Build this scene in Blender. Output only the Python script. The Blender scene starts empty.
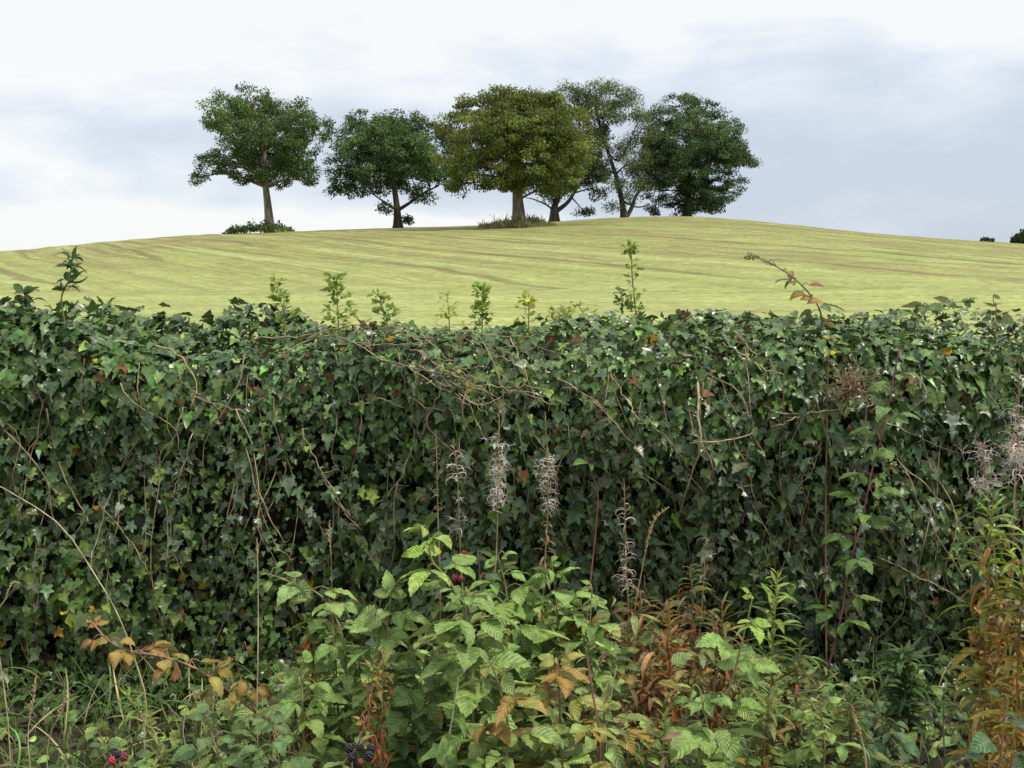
import bpy, math
import numpy as np
from mathutils import Vector

C = bpy.context.scene
COL = C.collection
R = math.radians
TAU = 2 * math.pi

# ------------------------------------------------------------------ camera geometry
F = 1138.0                      # focal length in pixels of a 1024 px wide frame
EYE = 1.6
HORIZ = 258.0                   # picture row of eye level
PITCH = math.atan((384 - HORIZ) / F)
cp, sp_ = math.cos(PITCH), math.sin(PITCH)


def P(px, py, Y):
    """world point seen at (px, py) in the photograph, Y metres in front of the camera"""
    dx = (px - 512) / F
    dy = (384 - py) / F
    d = np.array([dx, cp + dy * sp_, -sp_ + dy * cp])
    return d * (Y / d[1]) + np.array([0, 0, EYE])


def row_of(z, Y):
    a = (z - EYE) / Y
    t = math.tan(math.atan(a) + PITCH)
    return 384 - F * t


def nrm(v):
    v = np.asarray(v, float)
    return v / np.maximum(np.linalg.norm(v, axis=-1, keepdims=True), 1e-9)


# ------------------------------------------------------------------ mesh buffer
class Buf:
    def __init__(s):
        s.v, s.f, s.t, s.u, s.n = [], [], [], [], 0

    def add(s, v, faces, tint, uv=None):
        v = np.asarray(v, float)
        k = len(v)
        tint = np.asarray(tint, float)
        if tint.ndim == 1:
            tint = np.tile(tint, (k, 1))
        s.v.append(v)
        s.t.append(tint)
        s.u.append(np.zeros((k, 2)) if uv is None else np.asarray(uv, float))
        for fa in faces:                       # list of (M,k) index arrays
            s.f.append(np.asarray(fa, int) + s.n)
        s.n += k

    def inst(s, tpl, pos, X, Yd, Z, scale, tint):
        """copies of a leaf template: columns X (width), Yd (midrib), Z (normal)"""
        tv, tf, tu = tpl
        pos = np.asarray(pos, float)
        N = len(pos)
        if N == 0:
            return
        scale = np.broadcast_to(np.asarray(scale, float), (N,)) if np.ndim(scale) < 2 else scale
        if np.ndim(scale) == 1:
            sc = np.repeat(scale[:, None], 3, 1)
        else:
            sc = scale
        V = (tv[None, :, 0, None] * (X * sc[:, 0:1])[:, None, :] + tv[None, :, 1, None] * (Yd * sc[:, 1:2])[:, None, :]
             + tv[None, :, 2, None] * (Z * sc[:, 2:3])[:, None, :]) + pos[:, None, :]
        k = len(tv)
        off = (np.arange(N) * k)[:, None, None]
        faces = [(np.asarray(fa)[None] + off).reshape(-1, np.asarray(fa).shape[1]) for fa in tf]
        s.add(V.reshape(-1, 3), faces, np.repeat(np.asarray(tint, float), k, 0), np.tile(tu, (N, 1)))

    def build(s, name, mat, parent=None, smooth=True, label=None):
        me = bpy.data.meshes.new(name)
        v = np.concatenate(s.v)
        t = np.concatenate(s.t)
        u = np.concatenate(s.u)
        if t.shape[1] == 3:
            t = np.concatenate([t, np.zeros((len(t), 1))], 1)
        loops = np.concatenate([f.reshape(-1) for f in s.f])
        tot = np.concatenate([np.full(len(f), f.shape[1]) for f in s.f])
        start = np.concatenate([[0], np.cumsum(tot)[:-1]])
        if parent is not None:
            v = v - np.array(parent.location)
        me.vertices.add(len(v))
        me.vertices.foreach_set('co', v.astype(np.float32).ravel())
        me.loops.add(len(loops))
        me.loops.foreach_set('vertex_index', loops.astype(np.int32))
        me.polygons.add(len(tot))
        me.polygons.foreach_set('loop_start', start.astype(np.int32))
        me.polygons.foreach_set('loop_total', tot.astype(np.int32))
        me.polygons.foreach_set('use_smooth', np.full(len(tot), smooth))
        ca = me.attributes.new('tint', 'FLOAT_COLOR', 'POINT')
        ca.data.foreach_set('color', t.astype(np.float32).ravel())
        ul = me.uv_layers.new(name='UVMap')
        ul.data.foreach_set('uv', u[loops].astype(np.float32).ravel())
        me.update(calc_edges=True)
        me.materials.append(mat)
        o = bpy.data.objects.new(name, me)
        COL.objects.link(o)
        if parent is not None:
            o.parent = parent
        if label:
            o['label'] = label
        return o


def tube(buf, pts, rad, tint, sides=6, cap=True):
    pts = np.asarray(pts, float)
    n = len(pts)
    rad = np.broadcast_to(np.asarray(rad, float), (n,))
    tg = nrm(np.gradient(pts, axis=0))
    up = np.array([0.13, 0.31, 1.0]) if abs(tg[0][2]) < .9 else np.array([1.0, .2, 0])
    a = nrm(np.cross(tg[0], up))
    ring = np.arange(sides) * TAU / sides
    V = []
    for i in range(n):
        a = nrm(a - tg[i] * np.dot(a, tg[i]))
        b = np.cross(tg[i], a)
        V.append(pts[i] + rad[i] * (np.cos(ring)[:, None] * a + np.sin(ring)[:, None] * b))
    V = np.concatenate(V)
    i = np.arange(n - 1)[:, None] * sides
    j = np.arange(sides)[None]
    j2 = (j + 1) % sides
    q = np.stack([i + j, i + j2, i + sides + j2, i + sides + j], -1).reshape(-1, 4)
    L = np.concatenate([[0], np.cumsum(np.linalg.norm(np.diff(pts, axis=0), axis=1))])
    uv = np.stack([np.tile(np.arange(sides) / sides, n), np.repeat(L, sides)], 1)
    fs = [q]
    if cap:
        fs.append(((n - 1) * sides + np.arange(sides))[None])
    tint = np.asarray(tint, float)
    if tint.ndim == 2:
        tint = np.repeat(tint, sides, 0)
    buf.add(V, fs, tint, uv)


def smooth_path(pts, n=14):
    """Catmull-Rom through the points"""
    p = np.asarray(pts, float)
    if len(p) < 3:
        t = np.linspace(0, 1, n)[:, None]
        return p[0] * (1 - t) + p[-1] * t
    q = np.concatenate([[2 * p[0] - p[1]], p, [2 * p[-1] - p[-2]]])
    out = []
    m = len(p) - 1
    for s in np.linspace(0, m - 1e-6, n):
        k = int(s)
        t = s - k
        a, b, c, d = q[k:k + 4]
        out.append(.5 * (2 * b + (c - a) * t + (2 * a - 5 * b + 4 * c - d) * t * t + (3 * b - 3 * c + d - a) * t ** 3))
    return np.array(out)


# ------------------------------------------------------------------ smooth noise from sines
class SNoise:
    def __init__(s, seed, dim, freq, octs=4):
        r = np.random.RandomState(seed)
        s.w = []
        for o in range(octs):
            for k in range(4):
                w = nrm(r.normal(size=dim)) * freq * (1.9 ** o) * r.uniform(.7, 1.3)
                s.w.append((w, r.uniform(0, TAU), .55 ** o))
        s.norm = math.sqrt(sum(a * a for _, _, a in s.w) / 2)

    def __call__(s, *c):
        x = np.stack(np.broadcast_arrays(*c), -1)
        return sum(a * np.sin(x @ w + p) for w, p, a in s.w) / s.norm


# ------------------------------------------------------------------ things
def tag(o, label=None, cat=None, group=None, kind=None):
    if label:
        o['label'] = label
    if cat:
        o['category'] = cat
    if group:
        o['group'] = group
    if kind:
        o['kind'] = kind
    return o


def thing(name, loc, label, cat, group=None):
    o = bpy.data.objects.new(name, None)
    o.empty_display_size = .1
    COL.objects.link(o)
    o.location = [float(a) for a in loc]
    return tag(o, label, cat, group)


# ------------------------------------------------------------------ node materials
def newmat(name):
    m = bpy.data.materials.new(name)
    m.use_nodes = True
    nt = m.node_tree
    nt.nodes.clear()
    return m, nt


def nd(nt, typ, **kw):
    n = nt.nodes.new(typ)
    for k, v in kw.items():
        if k.startswith('i_'):
            key = k[2:]
            key = int(key) if key.isdigit() else key.replace('_', ' ')
            n.inputs[key].default_value = v
        else:
            setattr(n, k, v)
    return n


def mth(nt, op, a, b=None, c=None):
    n = nt.nodes.new('ShaderNodeMath')
    n.operation = op
    for i, v in enumerate((a, b, c)):
        if v is None:
            continue
        if isinstance(v, (int, float)):
            n.inputs[i].default_value = v
        else:
            nt.links.new(v, n.inputs[i])
    return n.outputs[0]


def mixc(nt, fac, a, b, mode='MIX'):
    n = nt.nodes.new('ShaderNodeMix')
    n.data_type = 'RGBA'
    n.blend_type = mode
    for key, v in ((0, fac), (6, a), (7, b)):
        if isinstance(v, (int, float)):
            n.inputs[key].default_value = v
        elif isinstance(v, tuple):
            n.inputs[key].default_value = (*v, 1) if len(v) == 3 else v
        else:
            nt.links.new(v, n.inputs[key])
    return n.outputs[2]


def maprange(nt, v, a, b, c=0., d=1., smooth=True):
    n = nt.nodes.new('ShaderNodeMapRange')
    n.interpolation_type = 'SMOOTHSTEP' if smooth else 'LINEAR'
    nt.links.new(v, n.inputs[0])
    for i, x in zip((1, 2, 3, 4), (a, b, c, d)):
        n.inputs[i].default_value = x
    return n.outputs[0]


def leaf_mat(name, rough=.42, spec=.45, trans=.22, vein=None, veincol=(.3, .36, .16), veinmix=.35, under=None,
             old=(.30, .20, .04), old2=(.16, .06, .02), bump=.0, noise=55.):
    m, nt = newmat(name)
    L = nt.links
    at = nd(nt, 'ShaderNodeAttribute', attribute_name='tint')
    geo = nd(nt, 'ShaderNodeNewGeometry')
    tc = nd(nt, 'ShaderNodeTexCoord')
    nz = nd(nt, 'ShaderNodeTexNoise', i_Scale=noise, i_Detail=3.)
    L.new(tc.outputs['Object'], nz.inputs['Vector'])
    var = maprange(nt, nz.outputs['Fac'], .3, .7, .68, 1.32)
    base = at.outputs['Color']
    v3 = nd(nt, 'ShaderNodeVectorMath', operation='SCALE')
    L.new(base, v3.inputs[0])
    L.new(var, v3.inputs['Scale'])
    col = v3.outputs[0]
    height = None
    sx = nd(nt, 'ShaderNodeSeparateXYZ')
    L.new(tc.outputs['UV'], sx.inputs[0])
    ux, uy = sx.outputs[0], sx.outputs[1]
    ax = mth(nt, 'ABSOLUTE', ux)
    if vein == 'palmate':
        ang = mth(nt, 'ABSOLUTE', mth(nt, 'ARCTAN2', ux, mth(nt, 'SUBTRACT', uy, .1)))
        rr = mth(nt, 'SQRT', mth(nt, 'ADD', mth(nt, 'MULTIPLY', ux, ux), mth(nt, 'POWER', mth(nt, 'SUBTRACT', uy, .1), 2.)))
        best = None
        for a0 in (0., .78, 1.55):
            d = mth(nt, 'MULTIPLY', mth(nt, 'ABSOLUTE', mth(nt, 'SUBTRACT', ang, a0)), rr)
            best = d if best is None else mth(nt, 'MINIMUM', best, d)
        vm = mth(nt, 'SUBTRACT', 1., maprange(nt, best, .008, .035))
        col = mixc(nt, mth(nt, 'MULTIPLY', vm, veinmix), col, veincol)
    elif vein == 'pinnate':
        mid = mth(nt, 'SUBTRACT', 1., maprange(nt, ax, .02, .09))
        saw = mth(nt, 'FRACT', mth(nt, 'SUBTRACT', mth(nt, 'MULTIPLY', uy, 7.5), mth(nt, 'MULTIPLY', ax, 1.9)))
        tri = mth(nt, 'ABSOLUTE', mth(nt, 'SUBTRACT', saw, .5))       # .5 at the vein, 0 between
        line = maprange(nt, tri, .38, .49)
        vm = mth(nt, 'MAXIMUM', mid, mth(nt, 'MULTIPLY', line, .75))
        col = mixc(nt, mth(nt, 'MULTIPLY', vm, veinmix), col, veincol)
        height = mth(nt, 'SUBTRACT', 0., mth(nt, 'MULTIPLY', mth(nt, 'POWER', tri, 2.), 4.))
        # age: yellow to brown from the margin inwards
        nz2 = nd(nt, 'ShaderNodeTexNoise', i_Scale=28., i_Detail=2.)
        L.new(tc.outputs['Object'], nz2.inputs['Vector'])
        edge = mth(nt, 'ADD', mth(nt, 'MULTIPLY', ax, .35), mth(nt, 'MULTIPLY', uy, .2))
        am = mth(nt, 'SUBTRACT', mth(nt, 'ADD', mth(nt, 'MULTIPLY', at.outputs['Alpha'], 1.7), mth(nt, 'ADD', edge, nz2.outputs['Fac'])), 1.35)
        nz3 = nd(nt, 'ShaderNodeTexNoise', i_Scale=140., i_Detail=2.)
        L.new(tc.outputs['Object'], nz3.inputs['Vector'])
        col = mixc(nt, mth(nt, 'MULTIPLY', maprange(nt, nz3.outputs['Fac'], .66, .72), .7), col, (.13, .08, .035))
        col = mixc(nt, maprange(nt, am, .0, .38), col, old)
        col = mixc(nt, maprange(nt, am, .55, .95), col, old2)
    if under:
        col = mixc(nt, geo.outputs['Backfacing'], col, mixc(nt, .6, col, under))
    pb = nd(nt, 'ShaderNodeBsdfPrincipled', i_Roughness=rough)
    pb.inputs['Specular IOR Level'].default_value = spec
    L.new(col, pb.inputs['Base Color'])
    rv = maprange(nt, nz.outputs['Fac'], .3, .7, rough - .08, rough + .14)
    L.new(rv, pb.inputs['Roughness'])
    if bump and height is not None:
        bm = nd(nt, 'ShaderNodeBump', i_Strength=bump, i_Distance=.004)
        L.new(height, bm.inputs['Height'])
        L.new(bm.outputs[0], pb.inputs['Normal'])
    tr = nd(nt, 'ShaderNodeBsdfTranslucent')
    tcol = mixc(nt, 1., col, (1.25, 1.3, .7), 'MULTIPLY')
    L.new(tcol, tr.inputs['Color'])
    mx = nd(nt, 'ShaderNodeMixShader', i_Fac=trans)
    L.new(pb.outputs[0], mx.inputs[1])
    L.new(tr.outputs[0], mx.inputs[2])
    out = nd(nt, 'ShaderNodeOutputMaterial')
    L.new(mx.outputs[0], out.inputs['Surface'])
    return m


def stem_mat(name, rough=.7, scale=40., lo=.6, hi=1.4, bump=.3, dist=.003, stretch=.25):
    m, nt = newmat(name)
    L = nt.links
    at = nd(nt, 'ShaderNodeAttribute', attribute_name='tint')
    tc = nd(nt, 'ShaderNodeTexCoord')
    mp = nd(nt, 'ShaderNodeMapping')
    mp.inputs['Scale'].default_value = (1, 1, stretch)
    L.new(tc.outputs['Object'], mp.inputs[0])
    nz = nd(nt, 'ShaderNodeTexNoise', i_Scale=scale, i_Detail=4.)
    L.new(mp.outputs[0], nz.inputs['Vector'])
    v3 = nd(nt, 'ShaderNodeVectorMath', operation='SCALE')
    L.new(at.outputs['Color'], v3.inputs[0])
    L.new(maprange(nt, nz.outputs['Fac'], .3, .7, lo, hi), v3.inputs['Scale'])
    pb = nd(nt, 'ShaderNodeBsdfPrincipled', i_Roughness=rough)
    pb.inputs['Specular IOR Level'].default_value = .3
    L.new(v3.outputs[0], pb.inputs['Base Color'])
    bm = nd(nt, 'ShaderNodeBump', i_Strength=bump, i_Distance=dist)
    L.new(nz.outputs['Fac'], bm.inputs['Height'])
    L.new(bm.outputs[0], pb.inputs['Normal'])
    out = nd(nt, 'ShaderNodeOutputMaterial')
    L.new(pb.outputs[0], out.inputs['Surface'])
    return m


M = {}
M['ivy'] = leaf_mat('ivy_leaf', .34, .42, .10, 'palmate', (.13, .19, .09), .26, under=(.10, .15, .07))
M['dead'] = leaf_mat('withered_leaf', .75, .2, .15)
M['soft'] = leaf_mat('bramble_leaf', .46, .42, .2, 'pinnate', (.24, .33, .14), .3, under=(.26, .30, .20), bump=.55)
M['lance'] = leaf_mat('lance_leaf', .55, .3, .4, None, noise=70.)
M['tree'] = leaf_mat('tree_leaf', .65, .2, .28, None, noise=1.2)
M['blade'] = leaf_mat('grass_blade', .5, .35, .25, None, noise=20.)
M['stem'] = stem_mat('plant_stem')
M['wood'] = stem_mat('ivy_wood', .8, 60.)
M['bark'] = stem_mat('tree_bark', .9, 3.5, .55, 1.45, .8, .06)
M['fluff'] = leaf_mat('seed_fluff', .8, .1, .06, None)
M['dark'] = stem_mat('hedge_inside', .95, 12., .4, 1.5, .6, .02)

# berries: glossy
m_, nt_ = newmat('berry_skin')
at_ = nd(nt_, 'ShaderNodeAttribute', attribute_name='tint')
pb_ = nd(nt_, 'ShaderNodeBsdfPrincipled', i_Roughness=.22)
nt_.links.new(at_.outputs['Color'], pb_.inputs['Base Color'])
nt_.links.new(pb_.outputs[0], nd(nt_, 'ShaderNodeOutputMaterial').inputs['Surface'])
M['berry'] = m_


# ------------------------------------------------------------------ leaf templates
def tpl_ivy(kind, bend, seed):
    r = np.random.RandomState(seed)
    if kind == 0:      # five lobes
        out = [(.0, .10), (.16, -.03), (.36, -.05), (.47, .10), (.33, .24), (.44, .36), (.60, .52), (.40, .58), (.24, .62), (.16, .84), (0, 1.12)]
    elif kind == 1:    # three lobes, broad
        out = [(.0, .08), (.18, -.05), (.40, .00), (.50, .18), (.55, .36), (.46, .46), (.30, .55), (.22, .70), (.12, .90), (0, 1.08)]
    else:              # juvenile: narrow, pale veined
        out = [(.0, .08), (.14, -.04), (.30, .02), (.40, .16), (.28, .28), (.36, .44), (.22, .52), (.14, .74), (.07, .95), (0, 1.15)]
    out = np.array(out)
    mid_y = np.linspace(.10, out[-1][1], 5)
    verts, uv = [], []
    nm = len(mid_y)
    for y in mid_y:
        verts.append((0, y))
    for sgn in (1, -1):
        for x, y in out[1:-1]:
            verts.append((sgn * x * r.uniform(.92, 1.08), y + r.uniform(-.02, .02)))
    v = np.array(verts)
    ns = len(out) - 2
    faces = []
    for side in (0, 1):
        o0 = nm + side * ns
        idx = [0] + [o0 + i for i in range(ns)] + [nm - 1]
        ys = [out[0][1]] + [out[i + 1][1] for i in range(ns)] + [out[-1][1]]
        def near(y):
            return int(np.argmin(np.abs(mid_y - min(max(y + .12, .1), 2))))
        for a in range(len(idx) - 1):
            ma, mb = near(ys[a]), near(ys[a + 1])
            if a == 0:
                ma = 0
            ma = min(ma, nm - 1)
            tri = []
            if idx[a] != ma and idx[a + 1] != ma:
                tri.append((ma, idx[a], idx[a + 1]))
            lo, hi = min(ma, mb), max(ma, mb)
            for k in range(lo, hi):
                if idx[a + 1] not in (k, k + 1):
                    tri.append((k, idx[a + 1], k + 1) if mb > ma else (k + 1, idx[a + 1], k))
            for t in tri:
                faces.append(t if side == 0 else t[::-1])
    x, y = v[:, 0], v[:, 1]
    z = .32 * np.abs(x) - bend * (y - .1) ** 2 - .25 * x * x + r.uniform(-.035, .035, len(v))
    z = z + np.where(np.abs(x) > .4, -.12, 0)
    return np.stack([x, y, z], 1), [np.array(faces)], v.copy()


IVY = [tpl_ivy(k, b, 7 * k + i) for k in (0, 1, 2) for i, b in enumerate((.10, .28, -.06))]


def tpl_leaf(width, shape, bend, fold, nseg=9, serr=.1, twist=0., wave=.0, seed=0):
    """ovate / lanceolate leaf along +Y, length 1; columns: -1,-.5,0,.5,1 of the half-width"""
    r = np.random.RandomState(seed)
    t = np.linspace(0, 1, nseg + 1)
    if shape == 'ovate':
        w = width * .5 * (np.sin(np.pi * t ** .72) ** .8) * (1 - .25 * t)
    elif shape == 'round':
        w = width * .5 * (np.sin(np.pi * t ** .95) ** .6)
    elif shape == 'obovate':
        w = width * .5 * (np.sin(np.pi * t ** 1.5) ** .7)
    else:
        w = width * .5 * (np.sin(np.pi * t ** .8) ** .75)
    w[0] = width * .02
    w[-1] = width * .012
    # bent midrib
    ang = -bend * t ** 1.3
    dy, dz = np.cos(ang), np.sin(ang)
    my = np.concatenate([[0], np.cumsum((dy[1:] + dy[:-1]) / 2)]) / nseg
    mz = np.concatenate([[0], np.cumsum((dz[1:] + dz[:-1]) / 2)]) / nseg
    V, U = [], []
    for i in range(nseg + 1):
        for u in (-1, -.5, 0, .5, 1):
            ww = w[i] * (1 + (serr * (1 if i % 2 else -1) if abs(u) == 1 else 0))
            x = u * ww
            zz = fold * abs(x) - .9 * fold * x * x / max(width, .01) + wave * (r.uniform(-1, 1) if abs(u) == 1 else 0)
            th = twist * t[i]
            x2, z2 = x * math.cos(th) - zz * math.sin(th), x * math.sin(th) + zz * math.cos(th)
            ny, nz = -math.sin(ang[i]), math.cos(ang[i])
            V.append((x2, my[i] + z2 * ny, mz[i] + z2 * nz))
            U.append((u, t[i]))
    i = np.arange(nseg)[:, None] * 5
    j = np.arange(4)[None]
    q = np.stack([i + j, i + j + 1, i + j + 6, i + j + 5], -1).reshape(-1, 4)
    return np.array(V), [q], np.array(U)


RASP = [tpl_leaf(w, 'ovate', b, f, 11, .09, tw, .02, i) for i, (w, b, f, tw) in enumerate(
    [(.66, .5, .35, .1), (.72, .9, .25, -.15), (.62, 1.25, .45, .0), (.7, .25, .3, .2), (.74, .7, .15, -.1)])]
OLDL = [tpl_leaf(w, 'round', b, f, 8, .08, tw, .06, 20 + i) for i, (w, b, f, tw) in enumerate([(.7, 1.4, .8, .3), (.75, .8, .9, -.4), (.8, 1.8, .5, .2)])]
LANCE = [tpl_leaf(w, 'lance', b, f, 7, .02, tw, .008, 40 + i) for i, (w, b, f, tw) in enumerate(
    [(.17, .6, .4, .2), (.15, 1.2, .5, -.4), (.19, 1.7, .4, .3), (.16, .2, .5, -.1)])]
CURL = [tpl_leaf(w, 'lance', b, f, 8, .02, tw, .03, 60 + i) for i, (w, b, f, tw) in enumerate(
    [(.15, 2.6, .9, 1.4), (.17, 3.3, .8, -1.8), (.13, 1.9, 1.0, 2.2)])]
SMALL = [tpl_leaf(w, s, b, f, 4, .1, 0, .01, 80 + i) for i, (w, s, b, f) in enumerate(
    [(.62, 'obovate', .4, .4), (.7, 'round', .7, .3), (.55, 'ovate', .3, .5)])]
BIGL = [tpl_leaf(w, 'ovate', b, f, 8, .03, tw, .02, 90 + i) for i, (w, b, f, tw) in enumerate([(.42, .8, .5, .2), (.36, 1.3, .5, -.2), (.46, .4, .4, .1)])]
BLADE = [tpl_leaf(.022, 'lance', b, .6, 8, 0, tw, 0, 100 + i) for i, (b, tw) in enumerate([(.3, .2), (.9, -.5), (1.6, .6), (2.2, .9)])]


def frames(d, n):
    """orthonormal leaf frames from midrib directions and rough normals"""
    d = nrm(d)
    x = nrm(np.cross(d, n))
    z = np.cross(x, d)
    return x, d, z


def scatter(buf, tpls, pos, d, n, scale, tint, rng):
    pos = np.asarray(pos, float)
    if len(pos) == 0:
        return
    x, y, z = frames(np.asarray(d, float), np.asarray(n, float))
    scale = np.broadcast_to(np.asarray(scale, float), (len(pos),))
    tint = np.asarray(tint, float)
    if tint.ndim == 1:
        tint = np.tile(tint, (len(pos), 1))
    if tint.shape[1] == 3:
        tint = np.concatenate([tint, np.zeros((len(tint), 1))], 1)
    k = rng.randint(0, len(tpls), len(pos))
    for i in range(len(tpls)):
        s = k == i
        sc3 = scale[s][:, None] * rng.uniform(.8, 1.22, (int(s.sum()), 3)) * np.array([1, 1, 1.15])
        buf.inst(tpls[i], pos[s], x[s], y[s], z[s], sc3, tint[s])


def vary(rng, base, n, v=.25, h=.15, age=0.):
    """n colours around a base: brightness spread v, hue spread h"""
    b = np.asarray(base, float)
    br = np.exp(rng.normal(0, v, (n, 1)))
    hu = np.exp(rng.normal(0, h, (n, 3)) * np.array([1, .35, 1]))
    c = np.clip(b[None] * br * hu, .003, .8)
    a = np.clip(np.full((n, 1), age) if np.ndim(age) == 0 else np.asarray(age)[:, None], 0, 1)
    return np.concatenate([c, a], 1)


# ================================================================== WORLD
SUN_EL, SUN_AZ = R(56), R(72)           # azimuth from -Y (behind the camera) towards +X (right)
sun_dir = np.array([math.sin(SUN_AZ) * math.cos(SUN_EL), -math.cos(SUN_AZ) * math.cos(SUN_EL), math.sin(SUN_EL)])
W = bpy.data.worlds.new('World')
C.world = W
W.use_nodes = True
nt = W.node_tree
nt.nodes.clear()
L = nt.links
sky = nd(nt, 'ShaderNodeTexSky', sky_type='NISHITA', sun_disc=False)
sky.sun_elevation = SUN_EL
sky.sun_rotation = math.atan2(sun_dir[0], sun_dir[1])
tc = nd(nt, 'ShaderNodeTexCoord')
sx = nd(nt, 'ShaderNodeSeparateXYZ')
L.new(tc.outputs['Generated'], sx.inputs[0])
X_, Y_, Z_ = sx.outputs
mp = nd(nt, 'ShaderNodeMapping')
mp.inputs['Scale'].default_value = (3.2, 3.2, 9.)
mp.inputs['Location'].default_value = (1.7, .4, 2.2)
L.new(tc.outputs['Generated'], mp.inputs[0])
n1 = nd(nt, 'ShaderNodeTexNoise', i_Scale=1.3, i_Detail=6., i_Roughness=.52, i_Distortion=.25)
L.new(mp.outputs[0], n1.inputs['Vector'])
# the cloud sheet is thin and white towards the upper left, thicker and blue-grey to the right and in a low band
az = mth(nt, 'DIVIDE', X_, mth(nt, 'MAXIMUM', mth(nt, 'ABSOLUTE', Y_), .2))
mp2 = nd(nt, 'ShaderNodeMapping')
mp2.inputs['Scale'].default_value = (7., 7., 17.)
mp2.inputs['Location'].default_value = (.3, 2.4, 5.2)
L.new(tc.outputs['Generated'], mp2.inputs[0])
n2 = nd(nt, 'ShaderNodeTexNoise', i_Scale=1.2, i_Detail=7., i_Roughness=.56, i_Distortion=.15)
L.new(mp2.outputs[0], n2.inputs['Vector'])
up_left = mth(nt, 'ADD', mth(nt, 'MULTIPLY', az, -.72), mth(nt, 'MULTIPLY', mth(nt, 'MINIMUM', Z_, .30), 3.0))
low = mth(nt, 'MULTIPLY', maprange(nt, Z_, .010, .050, 1., 0.), maprange(nt, az, -.05, .25, .85, .0))
band = mth(nt, 'MULTIPLY', mth(nt, 'MULTIPLY', maprange(nt, Z_, .035, .07), maprange(nt, Z_, .09, .17, 1., 0.)), -.18)
puff = mth(nt, 'MULTIPLY', mth(nt, 'MULTIPLY', maprange(nt, az, .20, .42), maprange(nt, Z_, .10, .21)), .50)
low = mth(nt, 'ADD', low, mth(nt, 'ADD', band, puff))
t = mth(nt, 'ADD', mth(nt, 'ADD', up_left, low), mth(nt, 'MULTIPLY', mth(nt, 'ADD', mth(nt, 'SUBTRACT', n1.outputs['Fac'], .5), mth(nt, 'MULTIPLY', mth(nt, 'SUBTRACT', n2.outputs['Fac'], .5), .5)), 1.7))
cr = nd(nt, 'ShaderNodeValToRGB')
L.new(mth(nt, 'ADD', t, .16), cr.inputs[0])
e = cr.color_ramp.elements
e[0].position, e[0].color = 0., (.59, .67, .78, 1)
e[1].position, e[1].color = .72, (.965, .975, .985, 1)
for pos, c in ((.22, (.665, .735, .84, 1)), (.45, (.77, .835, .92, 1))):
    k = e.new(pos)
    k.color = c
v3 = nd(nt, 'ShaderNodeVectorMath', operation='SCALE')
L.new(cr.outputs[0], v3.inputs[0])
# the cloud layer is brighter overhead than near the horizon, as in any overcast sky
L.new(maprange(nt, Z_, .25, .85, 8.6, 14.5), v3.inputs['Scale'])
blend = mixc(nt, .9, sky.outputs[0], v3.outputs[0])
bg = nd(nt, 'ShaderNodeBackground', i_Strength=.1)
L.new(blend, bg.inputs[0])
L.new(bg.outputs[0], nd(nt, 'ShaderNodeOutputWorld').inputs[0])

sl = bpy.data.lights.new('sun', 'SUN')
sl.energy = 3.4
sl.angle = R(7)
sl.color = (1, .94, .84)
so = bpy.data.objects.new('sun', sl)
COL.objects.link(so)
so.rotation_euler = Vector((-sun_dir[0], -sun_dir[1], -sun_dir[2])).to_track_quat('-Z', 'Y').to_euler()

# ================================================================== FIELD (one sheet to the horizon)
SKY_PX = np.array([-500, -250, 0, 50, 100, 200, 300, 400, 500, 560, 600, 640, 700, 750, 850, 940, 1024, 1300, 1600])
SKY_PY = np.array([268, 260, 250, 245, 240.5, 235, 231.5, 228, 225, 221.5, 218.5, 217, 217, 221, 231.5, 239, 244, 256, 262])
YC = 132.


def s_of(Y):
    Y = np.asarray(Y, float)
    t = np.clip((Y - 9) / (YC - 9), 0, 1)
    up = t * t * (3 - 2 * t)
    d = np.clip((Y - YC) / 260, 0, 1)
    return up - 2.2 * d * d * (3 - 2 * d)


Ysamp = np.linspace(20, 170, 151)
ssamp = s_of(Ysamp)
A_tab, Y_pk = [], []
for py in SKY_PY:
    want = math.tan(math.atan((384 - py) / F) - PITCH)
    lo, hi = 0., 20.
    for _ in range(40):
        mid = (lo + hi) / 2
        if np.max((mid * ssamp - EYE) / Ysamp) < want:
            lo = mid
        else:
            hi = mid
    A_tab.append((lo + hi) / 2)
    Y_pk.append(Ysamp[np.argmax((lo * ssamp - EYE) / Ysamp)])
A_tab = np.array(A_tab)
X_tab = (SKY_PX - 512) / F * np.array(Y_pk)

fine_x = np.linspace(-600, 600, 1201)
kern = np.exp(-np.linspace(-2, 2, 17) ** 2)
kern /= kern.sum()
nz_long = SNoise(3, 2, .05, 3)
nz_row = SNoise(5, 2, .9, 3)


def ground_z(x, Y):
    x = np.asarray(x, float)
    Y = np.asarray(Y, float)
    z = np.interp(x, fine_x, fine_a) * s_of(Y)
    near = np.clip((Y - 14) / 20, 0, 1)
    z = z + .05 * nz_long(x, Y) * near
    return z


fine_a = np.interp(fine_x, X_tab, A_tab)
for it in range(12):                 # settle the crest heights so that the skyline runs as it should
    fine_a = np.convolve(np.pad(np.interp(fine_x, X_tab, A_tab), 8, mode='edge'), kern, 'valid')
    for i_, px_ in enumerate(SKY_PX):
        xx_ = (px_ - 512) / F * Ysamp
        ang_ = (ground_z(xx_, Ysamp) - EYE) / Ysamp
        k_ = int(np.argmax(ang_))
        X_tab[i_] = .5 * X_tab[i_] + .5 * xx_[k_]
        want_ = math.tan(math.atan((384 - SKY_PY[i_]) / F) - PITCH)
        A_tab[i_] = max(-1.5, A_tab[i_] + .7 * (want_ - ang_[k_]) * Ysamp[k_])

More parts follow.
